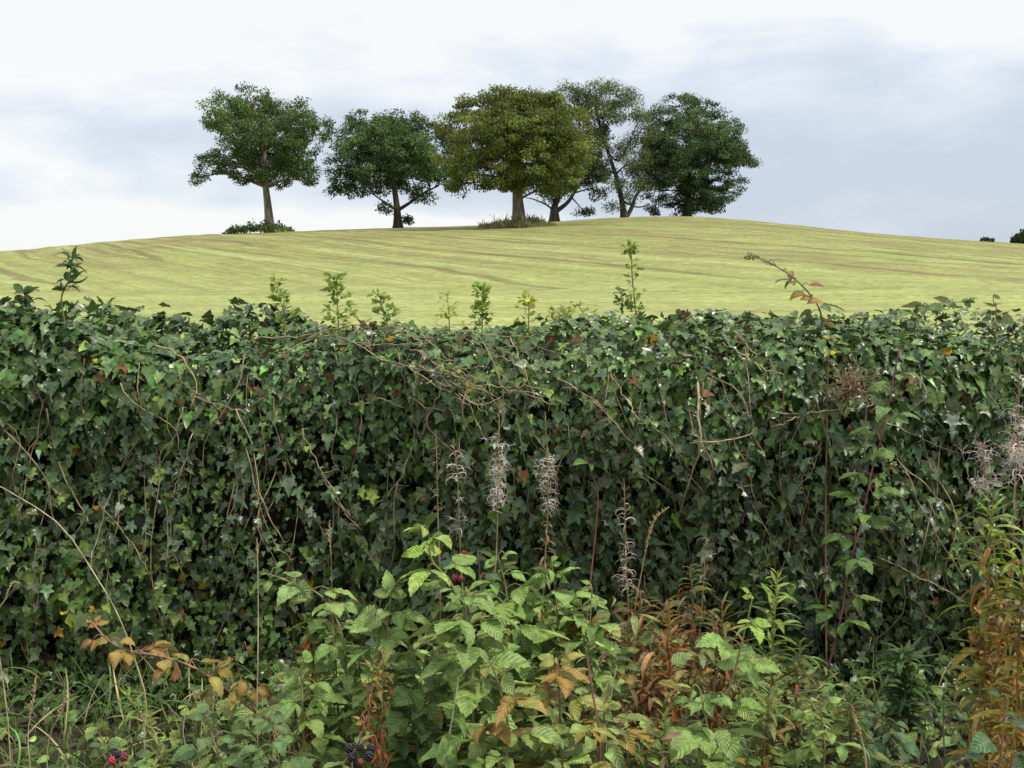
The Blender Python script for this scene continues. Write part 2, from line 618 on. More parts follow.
xs = np.concatenate([-np.geomspace(75, 3500, 34)[::-1], np.arange(-74, 74.01, .45), np.geomspace(75, 3500, 34)])
ys = np.concatenate([[-2500, -900, -300, -100, -40, -20, -10, 0], np.arange(4, 30, 1.), np.arange(30, 140, .3), np.geomspace(140.5, 3800, 46)])
XX, YY = np.meshgrid(xs, ys)
ZZ = ground_z(XX, YY)
# low swath rows left by the mower, curving with the hill
sw = .87 * XX + .49 * YY + 2.5 * np.sin(YY / 26. + .4) + 1.5 * nz_long(XX * .6 + 40, YY * .4)
rows = np.abs(np.sin(sw * math.pi / 3.1)) ** 2.
head = np.clip((YY - 33) / 4, 0, 1)          # headland passes run along the hedge
rows = rows * head + (1 - head) * np.abs(np.sin((YY + .05 * XX) * math.pi / 3.1)) ** 2.
rough = .035 * (rows - .5) + .016 * nz_row(XX * .35, YY * 2.2)
ZZ = ZZ + rough * np.clip((YY - 16) / 10, 0, 1) * np.clip((300 - YY) / 100, 0, 1)
b = Buf()
nx, ny = len(xs), len(ys)
ii = np.arange(ny - 1)[:, None] * nx
jj = np.arange(nx - 1)[None]
q = np.stack([ii + jj, ii + jj + 1, ii + nx + jj + 1, ii + nx + jj], -1).reshape(-1, 4)
b.add(np.stack([XX, YY, ZZ], -1).reshape(-1, 3), [q], (.3, .3, .1, 0))

m, nt = newmat('mown_field')
L = nt.links
tc = nd(nt, 'ShaderNodeTexCoord')
sx = nd(nt, 'ShaderNodeSeparateXYZ')
L.new(tc.outputs['Object'], sx.inputs[0])
fx, fy = sx.outputs[0], sx.outputs[1]


def noise2(scale_x, scale_y, detail=4., rough_=.55, dist=0.3, loc=0.):
    mpn = nd(nt, 'ShaderNodeMapping')
    mpn.inputs['Scale'].default_value = (scale_x, scale_y, 0)
    mpn.inputs['Location'].default_value = (loc, loc * .7, 0)
    mpn.inputs['Rotation'].default_value = (0, 0, R(5))
    L.new(tc.outputs['Object'], mpn.inputs[0])
    n = nd(nt, 'ShaderNodeTexNoise', i_Scale=1., i_Detail=detail, i_Roughness=rough_, i_Distortion=dist)
    L.new(mpn.outputs[0], n.inputs['Vector'])
    return n.outputs['Fac']


warp = mth(nt, 'MULTIPLY', mth(nt, 'SUBTRACT', noise2(.02, .02, 2.), .5), 5.)
warp = mth(nt, 'ADD', warp, mth(nt, 'MULTIPLY', mth(nt, 'SINE', mth(nt, 'ADD', mth(nt, 'DIVIDE', fy, 40.), .4)), 2.0))
acr = mth(nt, 'ADD', mth(nt, 'ADD', mth(nt, 'MULTIPLY', fx, .87), mth(nt, 'MULTIPLY', fy, .49)), warp)
alg = mth(nt, 'SUBTRACT', mth(nt, 'MULTIPLY', fx, .49), mth(nt, 'MULTIPLY', fy, .87))
hd = maprange(nt, mth(nt, 'ADD', fy, mth(nt, 'MULTIPLY', warp, .5)), 33., 37.)


def sel(a, b):
    """headland value a near the hedge, field value b beyond"""
    return mth(nt, 'ADD', mth(nt, 'MULTIPLY', a, mth(nt, 'SUBTRACT', 1., hd)), mth(nt, 'MULTIPLY', b, hd))


acr = sel(mth(nt, 'ADD', fy, mth(nt, 'MULTIPLY', fx, .05)), acr)
alg = sel(fx, alg)


def along(sa, sc, detail=4., rough_=.55, loc=0.):
    cb = nd(nt, 'ShaderNodeCombineXYZ')
    L.new(mth(nt, 'MULTIPLY', alg, sa), cb.inputs[0])
    L.new(mth(nt, 'ADD', mth(nt, 'MULTIPLY', acr, sc), loc), cb.inputs[1])
    n = nd(nt, 'ShaderNodeTexNoise', i_Scale=1., i_Detail=detail, i_Roughness=rough_, i_Distortion=.2)
    L.new(cb.outputs[0], n.inputs['Vector'])
    return n.outputs['Fac']


rowp = mth(nt, 'POWER', mth(nt, 'ABSOLUTE', mth(nt, 'SINE', mth(nt, 'MULTIPLY', acr, math.pi / 3.1))), 2.)
fine = along(.22, 3.6, 6., .7)
streak = along(.014, .55, 5., .68, 3.)
thin = along(.035, 1.7, 5., .66, 31.)
patch = noise2(.035, .05, 3., .5, .4, 9.)
mott = noise2(3.2, 5., 4., .65, 0., 5.)
clod = noise2(.5, .5, 5., .7, 0., 2.)
col = mixc(nt, maprange(nt, patch, .35, .65), (.188, .218, .060), (.222, .218, .076))
col = mixc(nt, mth(nt, 'MULTIPLY', maprange(nt, streak, .48, .58), .85), col, (.275, .298, .112))
col = mixc(nt, mth(nt, 'MULTIPLY', maprange(nt, fine, .48, .68), .6), col, (.19, .25, .05))
low_ = maprange(nt, fy, 28., 75., .62, 0.)
col = mixc(nt, low_, col, (.255, .295, .098))
col = mixc(nt, mth(nt, 'MULTIPLY', maprange(nt, thin, .50, .60), mth(nt, 'MULTIPLY', maprange(nt, fy, 28., 75., .25, .8), 1.)), col, (.135, .118, .048))
col = mixc(nt, mth(nt, 'MULTIPLY', mth(nt, 'MULTIPLY', rowp, mth(nt, 'MULTIPLY', maprange(nt, fine, .3, .6), maprange(nt, hd, 0., 1., .25, 1.))), .42), col, (.13, .12, .045))
# bare, trampled brown ground towards the top of the rise and by the trees
br = mth(nt, 'ADD', maprange(nt, fy, 50., 116., 0., .27, False), mth(nt, 'MULTIPLY', mth(nt, 'SUBTRACT', along(.035, .12, 6., .66, 14.), .5), 1.9))
col = mixc(nt, mth(nt, 'MULTIPLY', maprange(nt, br, .06, .40), .68), col, (.16, .128, .056))
wl = maprange(nt, mth(nt, 'ABSOLUTE', mth(nt, 'SINE', mth(nt, 'MULTIPLY', mth(nt, 'ADD', acr, mth(nt, 'MULTIPLY', along(.03, .02, 3., .5, 70.), 9.)), math.pi / 7.5))), .984, .9995)
col = mixc(nt, mth(nt, 'MULTIPLY', mth(nt, 'MULTIPLY', wl, maprange(nt, along(.03, .3, 3., .5, 50.), .40, .50)), mth(nt, 'MULTIPLY', hd, .55)), col, (.09, .07, .034))
v3 = nd(nt, 'ShaderNodeVectorMath', operation='SCALE')
L.new(col, v3.inputs[0])
L.new(mth(nt, 'MULTIPLY', maprange(nt, mott, .3, .7, .72, 1.28), maprange(nt, clod, .3, .7, .86, 1.14)), v3.inputs['Scale'])
far = maprange(nt, fy, 250., 420.)
col = mixc(nt, far, v3.outputs[0], (.10, .15, .05))
pb = nd(nt, 'ShaderNodeBsdfPrincipled', i_Roughness=.9)
pb.inputs['Specular IOR Level'].default_value = .15
L.new(col, pb.inputs['Base Color'])
bm = nd(nt, 'ShaderNodeBump', i_Strength=.6, i_Distance=.06)
L.new(mott, bm.inputs['Height'])
L.new(bm.outputs[0], pb.inputs['Normal'])
L.new(pb.outputs[0], nd(nt, 'ShaderNodeOutputMaterial').inputs['Surface'])
M['field'] = m
tag(b.build('field', m), 'mown yellow green field rising to a low hill behind the hedge', kind='structure')

# verge between the camera and the hedge
b = Buf()
vx = np.arange(-14, 14.01, .25)
vy = np.arange(-6, 5.3, .25)
XX, YY = np.meshgrid(vx, vy)
nzv = SNoise(8, 2, 2.2, 3)
ii = np.arange(len(vy) - 1)[:, None] * len(vx)
jj = np.arange(len(vx) - 1)[None]
q = np.stack([ii + jj, ii + jj + 1, ii + len(vx) + jj + 1, ii + len(vx) + jj], -1).reshape(-1, 4)
b.add(np.stack([XX, YY, .03 + .012 * nzv(XX, YY)], -1).reshape(-1, 3), [q], (.03, .027, .016, 0))
M['soil'] = stem_mat('verge_soil', .95, 9., .5, 1.5, .8, .03, 1.)
tag(b.build('verge', M['soil']), 'dark soil of the verge under the wild plants', kind='structure')

# ================================================================== TREES
def tpl_tree(w, l, f):
    v = np.array([(0, 0, 0), (w, .5 * l, f), (0, l, -.1), (-w * .9, .45 * l, f * .8)])
    return v, [np.array([(0, 1, 2), (0, 2, 3)])], v[:, :2].copy()


TLEAF = [tpl_tree(.42, 1.05, .14), tpl_tree(.3, 1.1, .08), tpl_tree(.36, .9, -.08)]


def tree_depth(px, py):
    """distance along a picture column where the field shows at row py, just before the crest"""
    best = None
    for Y in np.arange(88, 134, .5):
        x = (px - 512) / F * Y
        r = row_of(float(ground_z(x, Y)), Y)
        if best is None or abs(r - py) < best[0]:
            best = (abs(r - py), Y)
    return best[1]


def tree(name, label, base, Y, lobes, trunk_pts, zoom, tint, seed, leaf=.20, nsub=1.3, nleaf=100, r0=.45, bark=(.11, .09, .065),
         second=(), droop=.25, tint2=None, subr=.66, shell=.5, limbs=.55, group='trees on the hilltop'):
    """lobes in zoom coordinates (u, v, ru, rv); zoom = (ox, oy, scale)"""
    rng = np.random.RandomState(seed)
    ox, oy, k = zoom
    mpp = Y / F

    def W3(u, v, dy=0.):
        return P(ox + u / k, oy + v / k, Y) + np.array([0, dy, 0])
    b0 = W3(*base)
    gz = float(ground_z(b0[0], Y))
    root = thing(name, (b0[0], Y, gz), label, 'tree', group)
    tk, cr = Buf(), Buf()
    pts = [np.array([b0[0], Y, gz - .3])] + [W3(u, v) + np.array([0, rng.uniform(-.3, .3), 0]) for u, v in trunk_pts]
    path = smooth_path(pts, 14)
    s = np.linspace(0, 1, 14)
    rad = r0 * (1 - .72 * s) * (1 + .7 * np.exp(-s * 11))
    bt = (*bark, 0)
    tube(tk, path, rad, bt, 10)
    stems = [(path, rad)]
    for sec in second:
        p0 = pts[0] if sec[0] == 'base' else path[int(sec[0] * 13)]
        pp = smooth_path([p0 + np.array([0, .1, 0])] + [W3(u, v, dy) for u, v, dy in sec[1]], 12)
        rr = np.linspace(sec[2], sec[2] * .35, 12)
        tube(tk, pp, rr, bt, 8)
        stems.append((pp, rr))
    cen = np.array([W3(u, v) for u, v, _, _ in lobes])
    half = max(np.ptp(cen[:, 0]), np.ptp(cen[:, 2])) * .5
    mid = cen.mean(0)
    allp = np.concatenate([p for p, _ in stems])
    allr = np.concatenate([r for _, r in stems])
    crown_lobes = []
    for (u, v, ru, rv) in lobes:
        c = W3(u, v)
        rr = math.hypot(c[0] - mid[0], (c[2] - mid[2]) * 1.2) / max(half, .1)
        sp = half * math.sqrt(max(.04, 1 - min(rr, 1) ** 2)) * .75
        R3 = np.maximum(np.array([ru / k * mpp, (ru + rv) * .55 / k * mpp, rv / k * mpp]) - subr * .22, .3)
        if min(ru, rv) > 45 and rr < .85:
            crown_lobes.append((c + [0, -sp * rng.uniform(.5, 1), 0], R3))
            crown_lobes.append((c + [0, sp * rng.uniform(.4, 1), 0], R3))
        else:
            crown_lobes.append((c + [0, sp * rng.uniform(-1, 1) * .6, 0], R3))
    for c, R3 in crown_lobes:
        # limb to the lobe from the nearest lower point of a stem
        d = np.linalg.norm((allp - c) * np.array([1, 1, .7]), axis=1) + np.where(allp[:, 2] > c[2] - .2, 4, 0)
        i = int(np.argmin(d[2:])) + 2
        p0 = allp[i]
        m1 = (p0 + c) / 2 + np.array([rng.uniform(-.5, .5), rng.uniform(-.5, .5), .12 * np.linalg.norm(c - p0)])
        lp = smooth_path([p0, m1, c], 8)
        r1 = min(allr[i] * .6, .05 + .022 * np.linalg.norm(c - p0))
        if rng.rand() < limbs + .4:
            tube(tk, lp, np.linspace(r1, .035, 8), bt, 6)
        area = R3[0] * R3[2]
        n = max(5, int(area * 6.2 * nsub))
        dirs = nrm(rng.normal(size=(n, 3)) + np.array([0, 0, .15]))
        rr = rng.uniform(shell, 1.02, n) ** .8
        sc = c + dirs * R3 * rr[:, None]
        for j in range(0, n, 3):
            tube(tk, smooth_path([c, (c + sc[j]) / 2 + [0, 0, .15], sc[j]], 4), np.linspace(.045, .015, 4), bt, 4)
        lobe_t = rng.normal(0, .12)
        for j in range(n):
            m = int(nleaf * rng.uniform(.5, 1.4))
            off = nrm(rng.normal(size=(m, 3))) * (rng.rand(m, 1) ** .45) * np.array([1, 1, .62]) * subr * rng.uniform(.7, 1.3)
            lp = sc[j] + off
            dd = nrm(off + rng.normal(size=(m, 3)) * .5 + np.array([0, 0, -droop]))
            nn = nrm(rng.normal(size=(m, 3)) * .8 + np.array([0, 0, .9]) + .5 * dirs[j])
            base_t = np.array(tint) if tint2 is None or rng.rand() > tint2[1] else np.array(tint2[0])
            tt = vary(rng, base_t * math.exp(rng.normal(0, .2) + lobe_t), m, .11, .07)
            scatter(cr, TLEAF, lp, dd, nn, leaf * rng.uniform(.55, 1.3, m), tt, rng)
    tk.build('trunk', M['bark'], root)
    cr.build('crown', M['tree'], root)
    return root


Z1, Z2 = (160, 60, 3.2), (460, 60, 3.2)
dark = (.080, .128, .042)
tree('oak_tree', 'leftmost hilltop tree, dark green oak with bare straight grey trunk and a low leafy branch', (352, 535),
     tree_depth(270, 229), [(230, 165, 75, 55), (310, 150, 75, 55), (430, 190, 75, 60), (495, 250, 55, 65), (330, 245, 110, 75), (165, 340, 60, 38),
      (250, 325, 75, 50), (350, 345, 85, 55), (440, 340, 65, 55), (148, 200, 16, 14), (125, 375, 26, 22), (480, 392, 16, 20), (210, 225, 50, 38),
      (300, 395, 40, 25), (400, 270, 70, 60), (540, 215, 24, 22), (270, 250, 60, 60), (370, 385, 60, 25), (220, 345, 50, 30)],
     [(348, 480), (340, 400), (335, 320), (330, 230), (325, 170)], Z1, dark, 11, r0=.44, bark=(.20, .175, .14))
tree('oak_tree', 'dark green oak second from the left, with a short trunk forking under a wide crown', (762, 537),
     tree_depth(398, 228), [(640, 200, 48, 42), (740, 188, 58, 38), (820, 215, 58, 45), (880, 250, 48, 55), (600, 270, 48, 55), (720, 270, 85, 65),
      (820, 305, 85, 65), (600, 375, 60, 50), (700, 365, 80, 55), (800, 375, 75, 45), (885, 385, 45, 38), (560, 415, 22, 28), (725, 475, 28, 26),
      (860, 440, 34, 22), (640, 428, 45, 24), (792, 508, 12, 14), (940, 330, 40, 60), (930, 400, 30, 25), (660, 320, 70, 60), (620, 230, 50, 50), (760, 320, 80, 60), (860, 340, 60, 50), (690, 410, 60, 30), (800, 420, 50, 28), (930, 260, 40, 50), (560, 330, 40, 40), (690, 230, 60, 50), (790, 250, 70, 60)],
     [(760, 490), (754, 440), (745, 380), (735, 300), (735, 220)], Z1, (.072, .118, .042), 12, r0=.40, bark=(.055, .046, .036),
     second=[(.25, [(800, 455, .4), (840, 425, .8), (890, 400, 1.)], .2), (.3, [(720, 455, -.6), (690, 435, -1.)], .16)])
tree('hornbeam_tree', 'olive and yellow green tree in front of the group, drooping crown on thick flared trunk', (190, 530),
     tree_depth(519, 227), [(60, 150, 75, 52), (150, 140, 75, 52), (265, 155, 78, 55), (340, 210, 75, 65), (385, 285, 52, 60), (200, 230, 115, 85),
      (60, 250, 85, 85), (-15, 300, 52, 75), (100, 345, 95, 65), (230, 330, 105, 75), (330, 365, 65, 60), (15, 395, 45, 38), (195, 390, 36, 38),
      (295, 420, 50, 40), (-35, 205, 42, 52), (-15, 385, 34, 38), (215, 150, 75, 50), (285, 230, 90, 75), (345, 290, 65, 55), (150, 260, 90, 70), (250, 390, 60, 40), (140, 390, 50, 34)],
     [(187, 480), (183, 420), (180, 340), (185, 250), (190, 160)], Z2, (.140, .165, .038), 13, r0=.56, bark=(.17, .14, .10), droop=.8,
     tint2=((.100, .132, .036), .4), nleaf=140, subr=.75, shell=.62, leaf=.19, nsub=1.35)
tree('maple_tree', 'brownish green tree half hidden behind the olive one, with a dark trunk forking low', (302, 512),
     tree_depth(553, 222) + 2, [(290, 145, 55, 38), (365, 170, 58, 50), (435, 195, 48, 40), (465, 235, 32, 34), (435, 350, 48, 48), (425, 415, 45, 42),
      (400, 488, 28, 14), (360, 290, 60, 60), (300, 250, 60, 60), (280, 430, 40, 34), (340, 400, 40, 30), (410, 260, 50, 50), (390, 320, 55, 55), (330, 350, 60, 50)],
     [(302, 480), (305, 460), (318, 420), (320, 330), (320, 200)], Z2, (.075, .088, .032), 14, r0=.46, bark=(.05, .042, .034),
     second=[(.16, [(345, 455, -.3), (375, 410, -.4), (430, 360, -.2)], .26), (.18, [(280, 465, .2), (235, 445, .3), (210, 440, .3)], .12)], tint2=((.06, .085, .032), .45))
tree('ash_tree', 'tall airy grey green tree with slanting stems and sky showing through its thin crown', (527, 500),
     tree_depth(625, 217) + 4, [(385, 105, 62, 36), (460, 90, 70, 32), (530, 125, 58, 36), (560, 190, 38, 50), (435, 165, 50, 40), (515, 280, 52, 42),
      (500, 395, 42, 30), (590, 320, 44, 55), (470, 350, 34, 34), (575, 395, 48, 40), (490, 470, 24, 14), (490, 190, 50, 34), (540, 340, 40, 30), (600, 240, 30, 40), (450, 270, 34, 34), (350, 85, 36, 22), (420, 130, 60, 40), (500, 150, 55, 40), (560, 260, 40, 40), (540, 440, 40, 26), (570, 350, 50, 40)],
     [(520, 460), (505, 390), (478, 310), (452, 230), (435, 150)], Z2, (.105, .135, .058), 15, r0=.32, bark=(.05, .045, .04), nleaf=95, leaf=.17, subr=.95, nsub=1.7, shell=.2,
     second=[('base', [(552, 470, .5), (568, 430, .8), (620, 370, 1.)], .26), (.62, [(510, 320, .5), (540, 270, .8), (570, 200, 1.)], .14), (.3, [(570, 470, .6), (610, 460, .8)], .12)])
tree('oak_tree', 'rightmost hilltop tree, dark rounded oak with foliage reaching down to the grass', (725, 505),
     tree_depth(688, 218) + 2, [(700, 150, 72, 48), (785, 168, 66, 50), (630, 205, 55, 55), (850, 240, 54, 54), (740, 240, 115, 75), (640, 290, 62, 66),
      (895, 310, 50, 40), (820, 320, 85, 65), (700, 345, 95, 65), (855, 395, 54, 45), (640, 420, 52, 55), (760, 425, 85, 58), (690, 475, 62, 22),
      (820, 478, 30, 18), (605, 240, 34, 45), (930, 330, 22, 22), (620, 480, 30, 18), (760, 480, 70, 22), (640, 350, 70, 70), (790, 440, 80, 40), (660, 240, 60, 60), (870, 300, 60, 50)],
     [(727, 450), (730, 380), (735, 300), (735, 220), (730, 150)], Z2, (.068, .110, .042), 16, r0=.42, bark=(.045, .04, .034))


def low_bush(name, label, cat, px0, px1, py0, py1, Y, tint, seed, n, leaf, grassy=False):
    rng = np.random.RandomState(seed)
    a, c = P(px0, py1, Y), P(px1, py0, Y)
    cx = (a[0] + c[0]) / 2
    hw, hh = (c[0] - a[0]) / 2, c[2] - a[2]
    gz = float(ground_z(cx, Y))
    root = thing(name, (cx, Y, gz), label, cat)
    fb = Buf()
    u = rng.uniform(-1, 1, n)
    v = rng.uniform(-1, 1, n)
    k = np.clip(1 - u * u * .9 - v * v * .6, 0, 1) ** .5 * (.68 + .32 * np.sin(u * 9 + seed) * np.cos(u * 4.3 + v * 3)) * np.where(rng.rand(n) < .08, 1.35, 1)
    x, y = cx + u * hw, Y + v * min(hw * .5, 2.2)
    g = ground_z(x, y)
    z = g + hh * k * rng.uniform(.0 if grassy else .25, 1, n)
    pos = np.stack([x, y, z], 1)
    if grassy:
        pos[:, 2] = g
        d = nrm(np.stack([rng.normal(0, .35, n), rng.normal(0, .3, n), np.full(n, 1.)], 1))
        sc = hh * np.clip(k, .15, 1) * rng.uniform(.7, 1.25, n)
        scatter(fb, [tpl_leaf(.1, 'lance', .5, .5, 4), tpl_leaf(.08, 'lance', 1.1, .5, 4)], pos, d, rng.normal(size=(n, 3)), sc, vary(rng, tint, n, .25, .12), rng)
        for i in range(12):
            q0 = np.array([cx + rng.uniform(-.7, .7) * hw, Y + rng.uniform(-.5, .5), gz - .1])
            sb = Buf()
            tube(sb, smooth_path([q0, q0 + [rng.uniform(-.2, .2), 0, hh * .7], q0 + [rng.uniform(-.5, .5), 0, hh * 1.15]], 5), np.linspace(.02, .008, 5), (*tint, 0), 4)
            sb.build('stem', M['stem'], root)
    else:
        d = nrm(rng.normal(size=(n, 3)) + np.array([0, 0, .5]))
        scatter(fb, TLEAF, pos, d, rng.normal(size=(n, 3)) + np.array([0, -.2, .8]), leaf * rng.uniform(.5, 1.3, n), vary(rng, tint, n, .3, .12), rng)
        for i in range(10):
            q0 = np.array([cx + rng.uniform(-.8, .8) * hw, Y + rng.uniform(-.5, .5), 0])
            q0[2] = float(ground_z(q0[0], q0[1])) - .1
            sb = Buf()
            tube(sb, smooth_path([q0, q0 + [rng.uniform(-.2, .2), 0, hh * .4], q0 + [rng.uniform(-.4, .4), 0, hh * .8]], 5), np.linspace(.04, .015, 5), (.08, .06, .04, 0), 5)
            sb.build('stem', M['stem'], root)
    fb.build('foliage', M['tree'], root)


Yt = tree_depth(262, 231)
low_bush('nettle_patch', 'low green shrubby patch around the foot of the leftmost tree', 'bush', 227, 292, 221, 234, Yt - 1.5, (.085, .125, .038), 31, 1700, .26)
low_bush('grass_tussock', 'long uncut olive grass tussock around the flared trunk foot', 'grass clump', 478, 556, 221, 234, tree_depth(519, 227) - 1.5, (.23, .22, .11), 32, 3600, .3, True)
low_bush('hawthorn_bush', 'small dark bush on the skyline at the right edge', 'bush', 1013, 1034, 229, 244, tree_depth(1022, 244), (.05, .075, .035), 33, 900, .3)
low_bush('scrub_bush', 'tiny low dark scrub on the bare right skyline, beside the edge bush', 'bush', 982, 993, 238.5, 242, tree_depth(987, 242), (.05, .06, .045), 34, 260, .25)

# ================================================================== IVY HEDGE
rng = np.random.RandomState(77)
prof = smooth_path([(4.10, 0), (4.04, .35), (4.0, .75), (3.99, 1.05), (4.02, 1.17), (4.08, 1.29), (4.22, 1.342), (4.5, 1.345), (4.74, 1.325), (4.9, 1.22),
                    (4.97, 1.0), (4.97, .5), (4.95, 0)], 120)
pl = np.concatenate([[0], np.cumsum(np.linalg.norm(np.diff(prof, axis=0), axis=1))])
ptan = nrm(np.gradient(prof, axis=0))
pn = np.stack([-ptan[:, 1], ptan[:, 0]], 1)      # outward
TOPX = np.array([-5, -2.2, -1.75, -1.55, -1.3, -.7, -.45, -.2, .15, .5, 1., 1.8, 5])
TOPZ = np.array([.02, .05, .10, .06, .0, -.015, -.045, -.06, -.04, -.01, -.005, .01, .0])
hb = SNoise(21, 2, 3.4, 3)
hb2 = SNoise(22, 2, 9., 2)


def hedge_pt(x, s, depth=0.):
    y = np.interp(s, pl, prof[:, 0])
    z = np.interp(s, pl, prof[:, 1])
    n0 = np.interp(s, pl, pn[:, 0])
    n1_ = np.interp(s, pl, pn[:, 1])
    disp = .045 * hb(x, s) + .02 * hb2(x, s) - depth
    z2 = z + n1_ * disp + np.interp(x, TOPX, TOPZ) * np.clip(z / 1.3, 0, 1) ** 2
    return np.stack([x, y + n0 * disp, z2], -1), np.stack([np.zeros_like(y), n0, n1_], -1)


hedge = thing('ivy_hedge', (0, 4.45, 0), 'long clipped hedge smothered in dark green ivy along the field edge', 'hedge')
HX = 4.2
# inside: dark woody core
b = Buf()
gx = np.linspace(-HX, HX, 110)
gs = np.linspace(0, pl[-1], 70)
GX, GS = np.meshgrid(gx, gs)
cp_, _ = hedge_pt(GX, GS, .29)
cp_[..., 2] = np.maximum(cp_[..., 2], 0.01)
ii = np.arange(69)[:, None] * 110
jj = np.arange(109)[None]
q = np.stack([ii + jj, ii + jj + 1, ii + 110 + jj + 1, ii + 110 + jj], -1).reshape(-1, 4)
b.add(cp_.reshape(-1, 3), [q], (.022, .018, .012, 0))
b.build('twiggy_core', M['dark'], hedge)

s_top = float(np.interp(1.24, prof[:60, 1], pl[:60]))         # arc length where the face turns over
s_face = s_top


patchy = SNoise(43, 2, 3.1, 2)
hues = SNoise(44, 2, 2.3, 2)


def ivy_leaves(buf, n, xr, sr, size, depth, tint, dens=None, small=None, lift=.7):
    x = rng.uniform(*xr, n)
    s = rng.uniform(*sr, n)
    if dens is not None:
        keep = rng.rand(n) < dens(x, s)
        x, s = x[keep], s[keep]
        n = len(x)
    dp = rng.uniform(depth[0], depth[1], n)
    pos, nn = hedge_pt(x, s, dp)
    frontness = np.clip((s_top + .12 - s) / .25, 0, 1)
    down = np.stack([rng.normal(0, .45, n), -.42 - .1 * (1 - frontness) + rng.normal(0, .2, n), -1 * frontness - .2 + rng.normal(0, .3, n)], 1)
    nrmv = nn * .9 + rng.normal(0, .5, (n, 3)) + np.array([0, 0, lift])
    sz = size[0] * np.exp(rng.normal(0, size[1], n))
    if small is not None:
        sz = sz * small(x, pos[:, 2])
    sz = np.clip(sz * .70 * np.exp(rng.normal(0, .12, n)), .016, .082)
    sz = sz * (1 + .20 * patchy(x, s))
    sz = np.where(s > s_top + .02, np.minimum(sz, .052), sz)
    tt = vary(rng, tint, n, .36, .11)
    hk = hues(x + 3, s)[:, None]
    tt[:, :3] *= np.exp(hk * np.array([.07, .04, .03]))
    yo = rng.rand(n) < .10
    tt[yo, :3] *= np.array([1.9, 1.75, 1.15])
    scatter(buf, IVY, pos, down, nrmv, sz, tt, rng)


pocket = SNoise(41, 2, 5.5, 3)


def hole(x, s):
    """thin, gappy places low on the face"""
    v = pocket(x, s * 1.0)
    low = np.clip((1.25 - s) / .5, 0, 1)
    return np.clip(1 - np.clip(v - .45, 0, 1) * .4 * (.35 + low), .62, 1)


def smaller(x, z):
    """leaf size falls towards the middle right and the lower right of the face"""
    k = np.clip((x - (-.15)) / .5, 0, 1) * np.clip((1.24 - z) / .25, 0, 1)
    k2 = np.clip((.35 - z) / .3, 0, 1) * .3
    return 1 - .36 * k - k2


b = Buf()
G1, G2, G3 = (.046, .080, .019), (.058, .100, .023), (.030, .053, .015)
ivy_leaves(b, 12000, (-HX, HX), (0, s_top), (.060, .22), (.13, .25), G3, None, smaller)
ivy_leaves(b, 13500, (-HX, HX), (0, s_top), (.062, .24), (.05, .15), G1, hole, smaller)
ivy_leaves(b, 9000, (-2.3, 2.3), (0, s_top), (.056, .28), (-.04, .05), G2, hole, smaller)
ivy_leaves(b, 7500, (-HX, HX), (s_top - .15, s_top + .75), (.060, .2), (.0, .08), G2, None, None, .8)
ivy_leaves(b, 3200, (-2.4, 2.4), (s_top - .32, s_top + .30), (.066, .22), (-.02, .03), (.056, .105, .026), None, None, .8)
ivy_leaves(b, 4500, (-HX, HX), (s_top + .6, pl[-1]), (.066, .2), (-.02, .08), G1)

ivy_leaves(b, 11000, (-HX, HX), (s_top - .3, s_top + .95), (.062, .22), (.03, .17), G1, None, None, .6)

# hanging strands with small leaves
strand_st = Buf()
tan = (.20, .155, .09, 0)


def strand(x0, z0, length, drift, leafsz, tint, nl, wood=True, y_off=-.03, rad=.002, tcol=tan):
    n = 9
    t = np.linspace(0, 1, n)
    xs_ = x0 + drift * t + .03 * np.sin(t * rng.uniform(4, 9) + rng.uniform(0, 6))
    zs = np.maximum(z0 - length * t, .05)
    ss = np.interp(zs, prof[:52, 1], pl[:52])
    p, nn = hedge_pt(xs_, ss, np.full(n, y_off) + .02 * np.sin(t * 7 + rng.uniform(0, 6)))
    if wood:
        tube(strand_st, p, np.linspace(rad, rad * .6, n), np.array(tcol) * rng.uniform(.7, 1.25), 5)
    if nl:
        tt = rng.uniform(0, 1, nl)
        pp = np.stack([np.interp(tt, t, p[:, i]) for i in range(3)], 1) + rng.normal(0, .014, (nl, 3))
        d = np.stack([rng.normal(0, .7, nl), rng.normal(-.4, .3, nl), rng.normal(-.7, .3, nl)], 1)
        nv = np.array([0, -.8, .5]) + rng.normal(0, .4, (nl, 3))
        scatter(b, IVY[6:] + IVY[:2], pp, d, nv, leafsz * np.exp(rng.normal(0, .25, nl)), vary(rng, tint, nl, .3, .15), rng)


for i in range(170):
    x0 = rng.uniform(-.2, 2.3) if rng.rand() < .72 else rng.uniform(-2.4, -.2)
    z0 = rng.uniform(.55, 1.25)
    pale = rng.rand() < .3
    strand(x0, z0, rng.uniform(.3, .85), rng.uniform(-.05, .28) if x0 > 0 else rng.uniform(-.15, .12), .034, (.085, .11, .055) if pale else (.05, .088, .034),
           rng.randint(8, 22))
for i in range(45):
    strand(rng.uniform(-2.3, 2.3), rng.uniform(.3, 1.3), rng.uniform(.15, .5), rng.uniform(-.2, .2), .03, G2, 0, y_off=-.05, rad=.0028)
n = 2600                                  # runners creeping out over the ground at the hedge foot
px_ = rng.uniform(-2.6, 2.6, n)
py_ = 4.08 - np.abs(rng.normal(0, .26, n))
pz_ = .05 + rng.uniform(0, .10, n) * np.clip((py_ - 3.3) / .6, .2, 1.4)
scatter(b, IVY, np.stack([px_, py_, pz_], 1), np.stack([rng.normal(0, .6, n), rng.normal(-.7, .4, n), rng.normal(-.15, .25, n)], 1),
        np.array([0, -.25, 1]) + rng.normal(0, .35, (n, 3)), rng.uniform(.028, .06, n), vary(rng, G1, n, .36, .1), rng)
